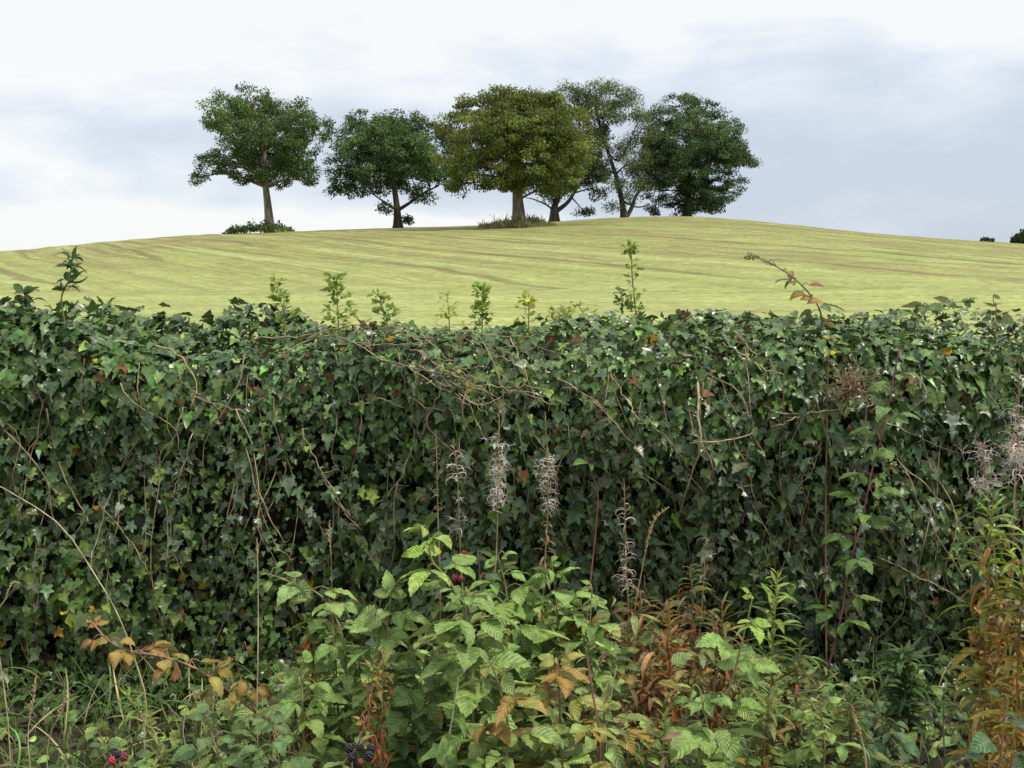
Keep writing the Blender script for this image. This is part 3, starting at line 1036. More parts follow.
ivy = b.build('ivy_foliage', M['ivy'], hedge)
so_ = strand_st.build('hanging_stems', M['wood'], hedge)
so_['kind'] = 'stuff'

# withered leaves caught in the ivy
b = Buf()
n = 640
x = rng.uniform(-2.3, 2.3, n)
s = rng.uniform(.1, s_top + .2, n)
pos, nn = hedge_pt(x, s, rng.uniform(-.035, .06, n))
brown = vary(rng, (.115, .070, .036), n, .4, .14)
yel = rng.rand(n) < .09
brown[yel, :3] = np.array([.42, .28, .03]) * np.exp(rng.normal(0, .25, (yel.sum(), 1)))
scatter(b, OLDL[:1] + IVY[:5], pos, np.stack([rng.normal(0, .8, n), rng.normal(-.4, .4, n), rng.normal(-.5, .6, n)], 1),
        nn + rng.normal(0, .6, (n, 3)), rng.uniform(.018, .042, n), brown, rng)
b.build('withered_leaves', M['dead'], hedge)

# the long bare stems one can follow across the hedge, each a part
STEMS = [
    ([(158, 347), (180, 355), (191, 372), (193, 392), (190, 408)], .0042), ([(192, 395), (225, 405), (245, 410), (262, 398)], .003),
    ([(250, 340), (300, 333), (345, 325), (372, 322)], .0042), ([(276, 356), (305, 341), (335, 337), (372, 352), (410, 366), (450, 378), (480, 395)], .0042),
    ([(338, 344), (390, 343), (430, 346)], .0033), ([(352, 324), (366, 338), (376, 352)], .003), ([(374, 330), (392, 322), (408, 336), (425, 346)], .003),
    ([(384, 345), (386, 332), (400, 328)], .003), ([(420, 365), (445, 385), (480, 392), (505, 412)], .0035), ([(443, 380), (437, 400), (428, 422), (420, 440)], .0038),
    ([(430, 360), (452, 372), (478, 388)], .003), ([(405, 410), (385, 398), (362, 404), (350, 402)], .0028), ([(460, 395), (480, 405), (500, 398)], .003),
    ([(455, 380), (470, 398), (488, 415)], .003), ([(725, 345), (740, 355), (765, 370), (785, 372)], .0035), ([(731, 330), (745, 345), (757, 360)], .004),
    ([(700, 385), (697, 420), (694, 450), (686, 490), (680, 520)], .0065), ([(697, 440), (715, 440), (745, 436), (752, 430)], .0035),
    ([(595, 400), (618, 425), (640, 455), (650, 485)], .0035), ([(560, 378), (590, 400), (610, 415)], .004), ([(643, 415), (668, 440), (690, 468)], .0028),
    ([(770, 410), (800, 412), (830, 410), (875, 406)], .0042), ([(775, 425), (800, 415), (815, 408)], .0035), ([(733, 440), (745, 465), (757, 500)], .0028),
    ([(45, 400), (35, 440), (28, 480), (22, 520)], .0032), ([(180, 408), (168, 445), (155, 470)], .0028), ([(190, 430), (175, 480), (170, 497)], .0028),
    ([(58, 463), (78, 505), (85, 520)], .0035), ([(112, 490), (100, 530), (90, 570)], .003), ([(238, 410), (250, 450), (262, 500), (285, 545)], .0035),
    ([(318, 470), (340, 500), (358, 530)], .003), ([(410, 415), (412, 440), (400, 480), (372, 508)], .0032), ([(250, 450), (260, 500), (275, 540), (290, 560)], .003),
    ([(305, 430), (325, 475), (350, 515)], .0035), ([(455, 540), (470, 500), (478, 470)], .003), ([(100, 500), (130, 545), (150, 575)], .0032),
    ([(905, 470), (925, 520), (960, 580)], .003), ([(880, 420), (930, 440), (955, 455)], .003), ([(900, 460), (940, 500), (960, 525)], .0028),
    ([(885, 560), (930, 580), (965, 600)], .003), ([(920, 600), (935, 630), (955, 680)], .003), ([(870, 640), (862, 680), (858, 700)], .003),
    ([(790, 500), (815, 465), (822, 440)], .0025), ([(480, 335), (498, 370), (505, 400)], .003), ([(640, 420), (625, 400), (612, 372)], .003)]


def face_pt(px, py, out=.05):
    """point on the hedge front seen at (px, py), standing a little proud of the leaves"""
    Y = 4.0
    for _ in range(6):
        p = P(px, py, Y)
        z = min(max(p[2], .0), 1.32)
        s_ = float(np.interp(z, prof[:52, 1], pl[:52]))
        h, n_ = hedge_pt(np.array([p[0]]), np.array([s_]), -out)
        Y = float(h[0][1])
    return P(px, py, Y)


rt_ = np.random.RandomState(909)
for k in range(26):                        # the fine tangle of dry twigs over the middle of the hedge
    u0, v0 = rt_.uniform(385, 505), rt_.uniform(326, 400)
    an, ln_ = rt_.normal(.55, .5), rt_.uniform(35, 85)
    STEMS.append(([(u0, v0), (u0 + .5 * ln_ * math.cos(an), v0 + .5 * ln_ * math.sin(an) + rt_.uniform(-6, 4)),
                   (u0 + ln_ * math.cos(an), v0 + ln_ * math.sin(an) + rt_.uniform(-5, 9))], rt_.uniform(.0018, .0028)))

for pts, r in STEMS:
    b = Buf()
    w = smooth_path([face_pt(px, py) + rng.normal(0, .006, 3) for px, py in pts], 14)
    w = w + rng.normal(0, .0032, w.shape)
    for j in range(3, 13, 3):        # side twigs
        tw_ = w[j] + nrm(rng.normal(size=3) * [1, .3, 1]) * rng.uniform(.02, .05)
        tube(b, [w[j], (w[j] + tw_) / 2 + rng.normal(0, .003, 3), tw_], np.array([r * .4, r * .35, r * .2]), (.25, .19, .12, 0), 4)
    w = np.concatenate([[w[0] + [0, .12, -.02]], w, [w[-1] + [0, .12, -.02]]])
    tube(b, w, np.linspace(r * .78, r * .45, len(w)), np.array([.30, .235, .145, 0]) * rng.uniform(.7, 1.2), 6)
    b.build('bare_stem', M['wood'], hedge)

# ================================================================== SHOOTS ABOVE THE HEDGE
def sapling(name, label, cat, pts, Y, n, size, tint, seed, r=.003, tpls=None, sides=3, stemcol=(.12, .13, .05, 0), spread=.045, t0=.1, matn='lance', group=None):
    rg = np.random.RandomState(seed)
    w = [P(px, py, Y + (0 if len(q_) < 3 else q_[2])) for q_ in pts for px, py in [q_[:2]]]
    lean = rg.normal(0, .014, 3) * [1, 1, .3]
    w = [q_ + lean * k_ / max(len(w) - 1, 1) * 1.5 + rg.normal(0, .003, 3) for k_, q_ in enumerate(w)]
    foot = w[0] - np.array([rg.uniform(-.02, .02), 0, .12])
    path = smooth_path([foot] + w, 16)
    root = thing(name, foot, label, cat, group)
    sb, fb = Buf(), Buf()
    tube(sb, path, np.linspace(r, r * .4, 16), stemcol, 6)
    tt = np.sort(rg.uniform(t0, 1, n))
    idx = tt * 15
    pp = np.stack([np.interp(idx, np.arange(16), path[:, i]) for i in range(3)], 1)
    az_ = np.arange(n) * 2.399 + rg.uniform(0, .5, n)
    rad = np.stack([np.cos(az_), np.sin(az_), rg.uniform(.1, .7, n)], 1)
    tw = rg.uniform(.2, 1, n) * spread * (1.15 - .8 * tt)
    ends = pp + nrm(rad) * tw[:, None]
    for a, e_ in zip(pp, ends):
        tube(sb, [a, (a + e_) / 2 + [0, 0, .003], e_], np.array([.0012, .001, .0008]), stemcol, 4)
    # a small spray of leaves at the end of every side twig
    P_, D_, N_ = [], [], []
    for j in range(n):
        for k in range(sides):
            P_.append(ends[j] + rg.normal(0, .005, 3))
            D_.append(nrm(rad[j]) + rg.normal(0, .55, 3) + [0, 0, .2])
            N_.append(rg.normal(0, .45, 3) + [0, -.25, 1])
    m = len(P_)
    scatter(fb, tpls or SMALL, P_, D_, N_, size * rg.uniform(.6, 1.25, m), vary(rg, tint, m, .2, .12, rg.uniform(0, .3, m)), rg)
    sb.build('stem', M['stem'], root)
    fb.build('foliage', M[matn], root)
    return root


sg = (.105, .155, .045)
SAP = [
    ('dense rounded green seedling above the hedge, leftmost of the leafy shoots before the field', [(285, 318), (283, 300), (281, 285)], 16, .026, (.085, .13, .05)),
    ('broad bushy green sprig above the hedge, between the rounded seedling and the upright dark one', [(338, 322), (337, 300), (336, 280)], 22, .029, (.09, .14, .045)),
    ('dark upright green sprig on the hedge crest just left of the bare arching stems', [(387, 324), (385, 306), (383, 290)], 15, .025, (.07, .115, .045)),
    ('thin pale sprig on the hedge dip, close left of the thick green sapling', [(450, 332), (449, 314), (448, 297)], 10, .019, (.13, .17, .045)),
    ('thickest green sapling in the middle dip of the hedge top', [(482, 342), (483, 312), (484, 287)], 32, .024, (.085, .145, .04)),
    ('slim yellow green sprig just right of the thickest sapling', [(528, 334), (529, 312), (529, 293)], 14, .024, (.13, .18, .045)),
    ('low wide spray of young leaves just clearing the hedge, right of the slim sprig', [(560, 322), (562, 312), (563, 305)], 10, .024, (.11, .15, .05)),
    ('tiny pale sprig just left of the tallest sapling', [(590, 322), (590, 311), (590, 301)], 7, .019, (.13, .16, .06)),
]
for i, (lab, pts, n_, sz, tn) in enumerate(SAP):
    sapling('hedge_seedling', lab, 'sapling', pts, 4.30 + .05 * math.sin(i * 2.1), int(n_ * 1.9), sz, tuple(np.array([2.5, 2.1, 1.5]) * np.array(tn)), 200 + i, sides=4, spread=.062, group='leafy shoots rising above the hedge top')
sapling('hedge_seedling', 'tallest thin sapling standing well above the hedge, with gaps between tiers of leaves', 'sapling',
        [(637, 322), (636, 300), (634, 275), (636, 255), (635, 243)], 4.3, 46, .024, (.21, .29, .065), 220, .0035, spread=.05, sides=3, group='leafy shoots rising above the hedge top')
sapling('hedge_seedling', 'short side sapling leaning at the foot of the tallest one', 'sapling', [(622, 320), (622, 305), (619, 291)], 4.3, 20, .022, sg, 221, sides=4, group='leafy shoots rising above the hedge top')
# far left flowering ivy shoot: long pointed leaves
sapling('ivy_shoot', 'tall upright shoot with long pointed dark leaves at the left end of the hedge', 'shoot', [(62, 300), (65, 280), (68, 262), (67, 247)], 4.2, 15, .06,
        (.055, .10, .035), 230, .004, BIGL, 2, spread=.012, t0=.35, matn='lance')
sapling('ivy_shoot', 'smaller shoot with dark pointed leaves at the far left hedge corner', 'shoot', [(30, 312), (24, 300), (18, 290)], 4.2, 14, .056,
        (.055, .10, .035), 231, .004, BIGL, 2, spread=.012, t0=.2, matn='lance')
sapling('ivy_shoot', 'leafy green shoot hanging out of the hedge face at the left picture edge', 'shoot', [(-6, 380), (6, 386), (18, 395), (30, 404)], 3.9, 12, .05,
        (.08, .14, .04), 232, .004, BIGL, 2, spread=.012, t0=.2, matn='lance')


# ================================================================== COMPOUND LEAVES / WILD PLANTS
def compound(sb, fb, p, d, rg, L_, nlf, tint, tpls, pet=.05, stemcol=(.16, .17, .06, 0), droop=.25):
    d = nrm(d)
    q = p + d * pet + np.array([0, 0, -.012])
    tube(sb, smooth_path([p, p + d * pet * .5 + [0, 0, .006], q], 5), np.array([.0017, .0015, .0013, .0012, .001]), stemcol, 5)
    side = nrm(np.cross(d, [0, 0, 1.]) + rg.normal(0, .12, 3))
    up = nrm(np.cross(side, d) + rg.normal(0, .22, 3))
    if up[2] < 0:
        up = -up
    dirs, sz, base = [d + [0, 0, -droop]], [1.0], [q]
    if nlf >= 3:
        for sg_ in (1, -1):
            dirs.append(.45 * d + sg_ * side + np.array([0, 0, -droop * .9]))
            sz.append(rg.uniform(.7, .88))
            base.append(q - d * .008)
    if nlf >= 5:
        q2 = p + d * pet * .62
        for sg_ in (1, -1):
            dirs.append(.35 * d + sg_ * side + np.array([0, 0, -droop]))
            sz.append(rg.uniform(.55, .75))
            base.append(q2)
    dirs = np.array(dirs) + rg.normal(0, .1, (len(dirs), 3))
    ups = up + rg.normal(0, .18, (len(dirs), 3))
    tt = vary(rg, tint[:3], len(dirs), .1, .06, np.clip(tint[3] + rg.normal(0, .1, len(dirs)), 0, 1))
    scatter(fb, tpls, base, dirs, ups, L_ * np.array(sz), tt, rg)


def to_ground(path, rg, lean=.06):
    p = path[-1]
    if p[2] > .05:
        f_ = np.array([p[0] + rg.uniform(-lean, lean), p[1] + rg.uniform(0, lean), .02])
        return list(path) + [(p + f_) / 2 + rg.normal(0, .01, 3), f_]
    return list(path)


def cane(name, label, cat, pts, Y, seed, nleaf, L_, tint, age=(0, .2), nlf=(3, 5), r=.004, stemcol=(.17, .15, .06, 0), t0=.0, t1=.75, pet=.055, tpls=None,
         group=None, tip=None, oldfrac=.0, droop=.3, matn='soft', berries=()):
    """pts from tip to base in picture coordinates (px, py[, dY]); carried on down to the ground"""
    rg = np.random.RandomState(seed)
    w = [P(q_[0], q_[1], Y + (q_[2] if len(q_) > 2 else 0)) for q_ in pts]
    w = to_ground(w, rg)
    path = smooth_path(w, 30)
    root = thing(name, path[-1], label, cat, group)
    sb, fb = Buf(), Buf()
    tube(sb, path, np.linspace(r * .45, r, 30), stemcol, 7)
    cum = np.concatenate([[0], np.cumsum(np.linalg.norm(np.diff(path, axis=0), axis=1))])
    tot = cum[-1]
    for j in range(nleaf):
        t_ = t0 + (t1 - t0) * (j + rg.uniform(-.25, .25)) / max(nleaf - 1, 1)
        t_ = min(max(t_, 0), 1)
        p = np.array([np.interp(t_ * tot, cum, path[:, i]) for i in range(3)])
        a = j * 2.399 + rg.uniform(-.4, .4) + seed
        d = np.array([math.cos(a), math.sin(a) * .9 - .2, rg.uniform(.15, .6) + (.5 if t_ < .06 else 0)])
        grow = min(1., .5 + t_ * 4)
        k = rg.choice(nlf)
        ag = rg.uniform(*age)
        if rg.rand() < oldfrac:
            ag = rg.uniform(.5, .85)
        tn = np.array([*tint, ag])
        if t_ < .12 and tip is not None:
            tn[:3] = tip
        compound(sb, fb, p, d, rg, L_ * grow * rg.uniform(.85, 1.25), k, tn, tpls or RASP, pet * grow, stemcol, droop)
    sb.build('stem', M['stem'], root)
    fb.build('foliage', M[matn], root)
    for (px, py, dY, rad, colr) in berries:
        berry(P(px, py, Y + dY), rad, colr, root, rg)
    return root


def berry(c, rad, colr, root, rg):
    """one drupe-covered berry"""
    b = Buf()
    n = 26
    k = np.arange(n) + .5
    ph = np.arccos(1 - 2 * k / n)
    th = math.pi * (1 + 5 ** .5) * k
    ds = np.stack([np.cos(th) * np.sin(ph), np.sin(th) * np.sin(ph), 1.15 * np.cos(ph)], 1) * rad * .72
    lat, lon = 5, 8
    vs = [(0, 0, 1.)]
    for i in range(1, lat):
        for j in range(lon):
            a, o_ = math.pi * i / lat, TAU * j / lon
            vs.append((math.sin(a) * math.cos(o_), math.sin(a) * math.sin(o_), math.cos(a)))
    vs.append((0, 0, -1.))
    vs = np.array(vs)
    tri = [(0, 1 + j, 1 + (j + 1) % lon) for j in range(lon)]
    qd = [(1 + i * lon + j, 1 + (i + 1) * lon + j, 1 + (i + 1) * lon + (j + 1) % lon, 1 + i * lon + (j + 1) % lon) for i in range(lat - 2) for j in range(lon)]
    tri += [(len(vs) - 1, 1 + (lat - 2) * lon + (j + 1) % lon, 1 + (lat - 2) * lon + j) for j in range(lon)]
    for d_ in ds:
        b.add(c + d_ + vs * rad * .36, [np.array(tri), np.array(qd)], (*(np.array(colr) * rg.uniform(.7, 1.3)), 0))
    b.build('berry', M['berry'], root)


def willow(name, label, cat, pts, Y, seed, nleaf, L_, top, low, t0=.02, t1=.8, r=.0035, stemcol=(.17, .16, .06, 0), dry=.0, group=None, seedhead=None, rise=.45,
           headcol=(.60, .49, .42), drycol=(.26, .12, .04), upto=None):
    """rosebay willowherb: narrow leaves spiralling up one stem; optional curly seed head over t in seedhead=(t_a, t_b, n, length)"""
    rg = np.random.RandomState(seed)
    w = [P(q_[0], q_[1], Y + (q_[2] if len(q_) > 2 else 0)) for q_ in pts]
    w = to_ground(w, rg)
    path = smooth_path(w, 30)
    root = thing(name, path[-1], label, cat, group)
    sb, fb = Buf(), Buf()
    tube(sb, path, np.linspace(r * .4, r, 30), stemcol, 6)
    cum = np.concatenate([[0], np.cumsum(np.linalg.norm(np.diff(path, axis=0), axis=1))])
    tot = cum[-1]

    def at(t_):
        return np.stack([np.interp(np.asarray(t_) * tot, cum, path[:, i]) for i in range(3)], -1)
    if nleaf:
        t_ = t0 + (t1 - t0) * (np.arange(nleaf) + rg.uniform(-.4, .4, nleaf)) / nleaf
        t_ = np.clip(t_, 0.005, 1)
        a = np.arange(nleaf) * 2.399 + rg.uniform(-.3, .3, nleaf)
        up = np.clip(rise + .9 * np.exp(-(t_ - t0) * 14), -1, 2)
        d = np.stack([np.cos(a), np.sin(a), up + rg.normal(0, .15, nleaf)], 1)
        n_ = np.array([0, 0, 1.]) + rg.normal(0, .25, (nleaf, 3)) - .3 * np.stack([np.cos(a), np.sin(a), 0 * a], 1)
        f_ = np.clip((t_ - t0) / max(t1 - t0, .01), 0, 1)[:, None]
        isdry = rg.rand(nleaf) < dry * (.35 + 1.0 * f_[:, 0])
        base = np.asarray(top) * (1 - f_) + np.asarray(low) * f_
        tt = np.concatenate([base * np.exp(rg.normal(0, .2, (nleaf, 1))) * np.exp(rg.normal(0, .1, (nleaf, 3))), np.zeros((nleaf, 1))], 1)
        tt[isdry, :3] = np.asarray(drycol) * np.exp(rg.normal(0, .35, (isdry.sum(), 1))) * np.exp(rg.normal(0, .15, (isdry.sum(), 3)))
        sz = L_ * np.clip(.35 + (t_ - t0) * 6, .35, 1) * rg.uniform(.7, 1.2, nleaf)
        pp = at(t_)
        scatter(fb, LANCE, pp[~isdry], d[~isdry], n_[~isdry], sz[~isdry], tt[~isdry], rg)
        d[:, 2] -= .7
        scatter(fb, CURL + LANCE[1:3], pp[isdry], d[isdry], n_[isdry], sz[isdry] * .9, tt[isdry], rg)
    sb.build('stem', M['stem'], root)
    if fb.n:
        fb.build('foliage', M['lance'], root)
    if seedhead:
        hb_ = Buf()
        ta, tb, cnt, ln = seedhead[:4]
        fl = seedhead[4] if len(seedhead) > 4 else 1.
        tufts = np.sort(rg.uniform(ta, tb, 7))
        for j in range(int(cnt * .72)):
            tj = float(np.clip(tufts[int(7 * rg.rand() ** .8)] + rg.normal(0, (tb - ta) * .05), ta * .6, tb))
            p = at(tj)
            a = rg.uniform(0, TAU)
            o_ = np.array([math.cos(a), math.sin(a), rg.uniform(.1, .9)])
            o_ = nrm(o_)
            l_ = ln * rg.uniform(.5, 1.15)
            # pod valve: goes out and curls over
            curl = rg.uniform(.8, 4.6)
            pp = [p]
            ang = math.atan2(o_[2], math.hypot(o_[0], o_[1]))
            hd = nrm(np.array([o_[0], o_[1], 0]))
            sdz = rg.choice([-1, 1]) * rg.uniform(.2, .8)
            hd2 = np.cross(hd, [0, 0, 1.])
            for s_ in range(8):
                pp.append(pp[-1] + l_ / 8 * (hd * math.cos(ang) + np.array([0, 0, math.sin(ang)]) + hd2 * sdz * .4 * math.sin(s_ * .7)))
                ang -= curl / 8 * (.4 + s_ / 5)
            cc = np.array(headcol) * math.exp(rg.normal(-.1, .4)) * np.exp(rg.normal(0, .06, 3))
            tube(hb_, pp, np.linspace(.00085, .00045, 9), (*cc, 0), 4)
            for _ in range(1 if rg.rand() < fl else 0):
                # white silk caught on the valve
                e0 = pp[rg.randint(3, 9)]
                for k in range(4):
                    dd = nrm(rg.normal(size=3) + [0, 0, -.3]) * rg.uniform(.010, .03)
                    tube(hb_, [e0, e0 + dd * .6 + [0, 0, .002], e0 + dd + rg.normal(0, .004, 3)], np.array([.00045, .0004, .0003]), (.70, .65, .60, 0), 3)
        # short pod stubs up the stem
        for j in range(int(cnt * .35)):
            tj = rg.uniform(0.0, tb)
            p = at(tj)
            a = rg.uniform(0, TAU)
            e_ = p + np.array([math.cos(a), math.sin(a), 1.1]) * rg.uniform(.008, .02)
            tube(hb_, [p, e_], np.array([.001, .0007]), (.22, .15, .09, 0), 4)
        hb_.build('seed_head', M['fluff'], root)
    return root


# ---- seed heads before the hedge
GS_ = 'willowherb stalks gone to seed before the hedge'
dryt, drylow = (.10, .13, .05), (.14, .11, .05)
willow('willowherb_stalk', 'slim seeding willowherb stalk without fluff, leftmost seed head before the hedge', 'wildflower', [(436, 430), (437, 470), (438, 520), (440, 575)], 3.45, 301, 8, .05,
       dryt, drylow, .45, .8, .003, (.20, .16, .07, 0), .3, GS_, (.03, .24, 26, .03, .06), headcol=(.3, .22, .15))
willow('willowherb_stalk', 'seeding willowherb stalk with pinkish curls, second of the seed heads from its left', 'wildflower', [(453, 438), (457, 470), (459, 515), (462, 580)], 3.4, 302, 12, .05,
       dryt, drylow, .36, .75, .003, (.19, .18, .07, 0), .2, GS_, (.03, .27, 48, .05, .35))
willow('willowherb_stalk', 'tall seeding willowherb with the whitest fluffy head, above the bright raspberry tip', 'wildflower', [(499, 400), (499, 440), (498, 490), (496, 560), (490, 620)], 3.35, 303, 14, .05,
       dryt, drylow, .40, .75, .0034, (.21, .18, .07, 0), .5, GS_, (.10, .29, 95, .046, .9))
willow('willowherb_stalk', 'seeding willowherb with white curls above a rusty withered tuft', 'wildflower', [(545, 412), (547, 450), (548, 500), (545, 560), (542, 620)], 3.4, 304, 34, .055,
       dryt, (.2, .1, .05), .28, .48, .0034, (.18, .16, .06, 0), .9, GS_, (.11, .26, 62, .042, .7), drycol=(.28, .17, .12))
willow('willowherb_stalk', 'seeding willowherb with looping pale curls right of the raspberry clump', 'wildflower', [(624, 480), (625, 520), (626, 570), (628, 640)], 3.35, 305, 26, .05,
       dryt, (.22, .11, .05), .34, .8, .0034, (.22, .15, .08, 0), .9, GS_, (.05, .36, 66, .05, .25), drycol=(.30, .15, .08))
willow('willowherb_stalk', 'tall seeding willowherb with a long greyish fluffy head at the right picture edge', 'wildflower', [(1019, 368), (1018, 430), (1014, 500), (1012, 580)], 3.2, 306, 10, .07,
       dryt, drylow, .45, .8, .004, (.2, .16, .08, 0), .5, GS_, (.02, .40, 150, .055, .9))
willow('willowherb_stalk', 'leaning willowherb tuft of white silk just left of the right edge seed head', 'wildflower', [(984, 440), (984, 468), (988, 500), (996, 570), (1000, 640)], 3.25, 307, 8, .06,
       dryt, drylow, .4, .8, .0035, (.19, .16, .07, 0), .3, GS_, (.0, .13, 66, .055, 1.))
willow('willowherb_stalk', 'brown wispy seed stalk before the dark ivy, right of the feathery grass head', 'wildflower', [(706, 535), (705, 560), (703, 590), (700, 640)], 3.5, 308, 16, .05,
       dryt, (.16, .12, .06), .2, .8, .003, (.2, .14, .08, 0), .6, GS_, (.02, .2, 30, .04, .1), headcol=(.26, .18, .12))

# dead brown flower cluster on the hedge face
rg = np.random.RandomState(400)
c0 = face_pt(852, 388, .12)
root = thing('withered_umbel', c0 - [0, 0, .15], 'brown withered flower cluster hanging on the hedge face under the arching bramble', 'dead flower')
sb, fb = Buf(), Buf()
stp = smooth_path([face_pt(842, 418, .0), face_pt(846, 405, .08), c0], 8)
tube(sb, stp, np.linspace(.004, .003, 8), (.16, .10, .06, 0), 6)
for j in range(80):
    e_ = c0 + rg.normal(0, 1, 3) * [.05, .035, .045] + [0, 0, .0]
    m_p = (c0 + e_) / 2 + rg.normal(0, .008, 3)
    tube(fb, smooth_path([c0 + rg.normal(0, .015, 3), m_p, e_], 4), np.linspace(.0014, .0008, 4), (*(np.array([.22, .14, .09]) * math.exp(rg.normal(0, .3))), 0), 4)
    for k in range(4):
        d_ = nrm(rg.normal(size=3)) * .014
        tube(fb, [e_, e_ + d_], np.array([.001, .0012]), (*(np.array([.27, .18, .12]) * math.exp(rg.normal(0, .3))), 0), 4)
sb.build('stem', M['stem'], root)
fb.build('seed_head', M['dead'], root)

# ---- brambles on the hedge
cane('bramble_shoot', 'long bramble shoot arching up over the hedge against the field, with green and reddish leaves', 'bramble',
     [(752, 256), (768, 262), (790, 275), (808, 292), (819, 308), (822, 325, .0), (823, 345, -.15), (826, 375, -.2)], 4.25, 410, 17, .058, (.13, .17, .045), (0, .3), (1, 3, 1), .0045,
     (.15, .11, .06, 0), .0, .27, .03, oldfrac=.25)
cane('bramble_shoot', 'bramble sprig with three large yellow green leaves below the arching shoot', 'bramble', [(833, 338), (831, 350), (828, 372)], 3.93, 411, 3, .06, (.34, .36, .03), (0, .1), (1,), .003,
     (.2, .12, .06, 0), 0., .06, .03)
cane('bramble_shoot', 'low bramble sprig with bright leaves on the hedge top, left of the reddish tipped one', 'bramble', [(972, 300), (950, 303), (925, 307), (915, 320)], 4.3, 412, 9, .068, (.10, .17, .045), (0, .15), (1, 3), .003,
     (.2, .12, .06, 0), 0., .16, .03)
cane('bramble_shoot', 'little bramble sprig with a reddish leaf on the hedge top near the right edge', 'bramble', [(993, 296), (994, 306), (996, 320)], 4.25, 413, 5, .066, (.15, .16, .045), (0, .5), (1,), .003,
     (.22, .1, .06, 0), 0., .1, .025, oldfrac=.4)
cane('bramble_shoot', 'red stemmed bramble climbing the right of the hedge, bright three part leaves spaced along it', 'bramble',
     [(900, 345), (893, 380), (885, 425), (872, 470), (862, 520), (848, 570), (842, 612), (830, 660), (815, 700)], 3.82, 414, 19, .074, (.11, .19, .04), (0, .15), (3,), .0045,
     (.17, .07, .07, 0), .08, .72, .05)
cane('bramble_shoot', 'sprig of shiny bright green bramble leaves in the middle of the hedge face', 'bramble', [(600, 440), (594, 452), (590, 470), (598, 500)], 3.84, 415, 7, .066, (.10, .20, .03), (0, .15), (1, 3), .003,
     (.2, .08, .06, 0), 0., .12, .03)

# yellowing arching bramble at the left
cane('bramble_shoot', 'arching purple bramble cane with yellowing leaves reaching left across the dark ivy', 'bramble',
     [(90, 620), (108, 640), (128, 651), (160, 656), (195, 668), (225, 688), (255, 712), (290, 738)], 3.1, 420, 17, .066, (.26, .22, .05), (.25, .6), (1, 3), .0048,
     (.24, .13, .09, 0), .0, .5, .045, tpls=RASP + OLDL[:1], oldfrac=.35, droop=.4)
cane('bramble_shoot', 'withered bramble sprig with curled ochre leaves beside the pale upright grass stalk', 'bramble', [(243, 645), (238, 668), (250, 700), (268, 730)], 3.05, 421, 7, .045, (.3, .22, .06), (.5, .8), (1, 3), .003,
     (.2, .13, .08, 0), 0., .5, .03, tpls=OLDL + RASP[:2], droop=.5)

# ---- raspberry clump
GR = 'raspberry canes in the thicket before the hedge'
rasp = (.195, .29, .075)
RC = [  # label, pts, Y, nleaf, L, tint, age, oldfrac, tip
    ('tallest raspberry cane with a bright lime green tip standing before the dark ivy', [(428, 530), (432, 560), (452, 585), (470, 640)], 2.95, 11, .075, (.10, .18, .045), (0, .1), .0, (.26, .38, .06)),
    ('raspberry cane spreading grey green leaves furthest left, just right of the pale grass stalk', [(262, 572), (290, 582), (325, 600), (345, 650)], 3.1, 13, .062, rasp, (0, .1), .0, (.15, .22, .06)),
    ('raspberry cane with broad grey green leaves left of the lime green tip', [(392, 592), (388, 620), (384, 680)], 3.0, 12, .075, rasp, (0, .12), .0, None),
    ('raspberry cane under the white fluffy seed head, leaves pale and drooping', [(498, 556), (506, 590), (512, 650)], 3.1, 15, .07, (.10, .19, .05), (0, .1), .0, None),
    ('raspberry cane with light green leaves below the rusty tuft', [(552, 566), (556, 600), (560, 660)], 3.15, 15, .07, (.11, .20, .05), (0, .12), .0, (.17, .28, .06)),
    ('raspberry cane at the right end of the main clump, against the rusty willowherbs', [(592, 590), (590, 620), (585, 690)], 3.1, 11, .065, rasp, (0, .2), .1, None),
    ('raspberry cane with hanging half furled leaves in the heart of the clump', [(462, 590), (468, 625), (472, 700)], 2.85, 13, .08, (.105, .18, .055), (0, .2), .0, None),
    ('raspberry cane on a purple stem with large ribbed leaves low in the middle', [(492, 665), (500, 690), (508, 740)], 2.55, 9, .075, (.12, .18, .055), (.05, .3), .1, None),
    ('low raspberry cane with one orange yellow leaf at the bottom edge', [(606, 700), (604, 720), (602, 760)], 2.6, 8, .062, (.14, .17, .05), (.1, .5), .18, None),
    ('raspberry cane with yellow blotched leaves left of the reddish upright stem', [(558, 660), (560, 690), (560, 750)], 2.65, 12, .072, (.15, .19, .05), (.1, .4), .2, None),
    ('raspberry cane with shaded dull leaves behind the withered orange stalks', [(425, 660), (420, 690), (418, 740)], 2.95, 13, .07, (.075, .14, .05), (0, .1), .0, None),
    ('tall raspberry cane right of the rusty willowherbs, one lime leaf near its top', [(752, 600), (745, 630), (735, 670), (718, 730)], 2.8, 7, .06, (.10, .19, .05), (0, .1), .0, (.24, .36, .05)),
    ('raspberry cane with dark ribbed leaves at the bottom right of centre', [(700, 690), (705, 715), (708, 750)], 2.6, 8, .066, (.095, .17, .05), (0, .15), .0, None),
    ('low raspberry cane at the bottom, right of the tall one with the lime leaf', [(820, 700), (822, 725), (824, 760)], 2.75, 9, .05, (.12, .20, .06), (0, .15), .0, None),
    ('raspberry cane left of the withered orange stalks, leaves small and fresh', [(300, 660), (302, 690), (304, 740)], 2.9, 11, .055, (.10, .18, .05), (0, .15), .0, None),
    ('raspberry cane on the left behind the blackberries', [(330, 610), (335, 650), (338, 710)], 3.15, 12, .062, rasp, (0, .12), .0, None),
]
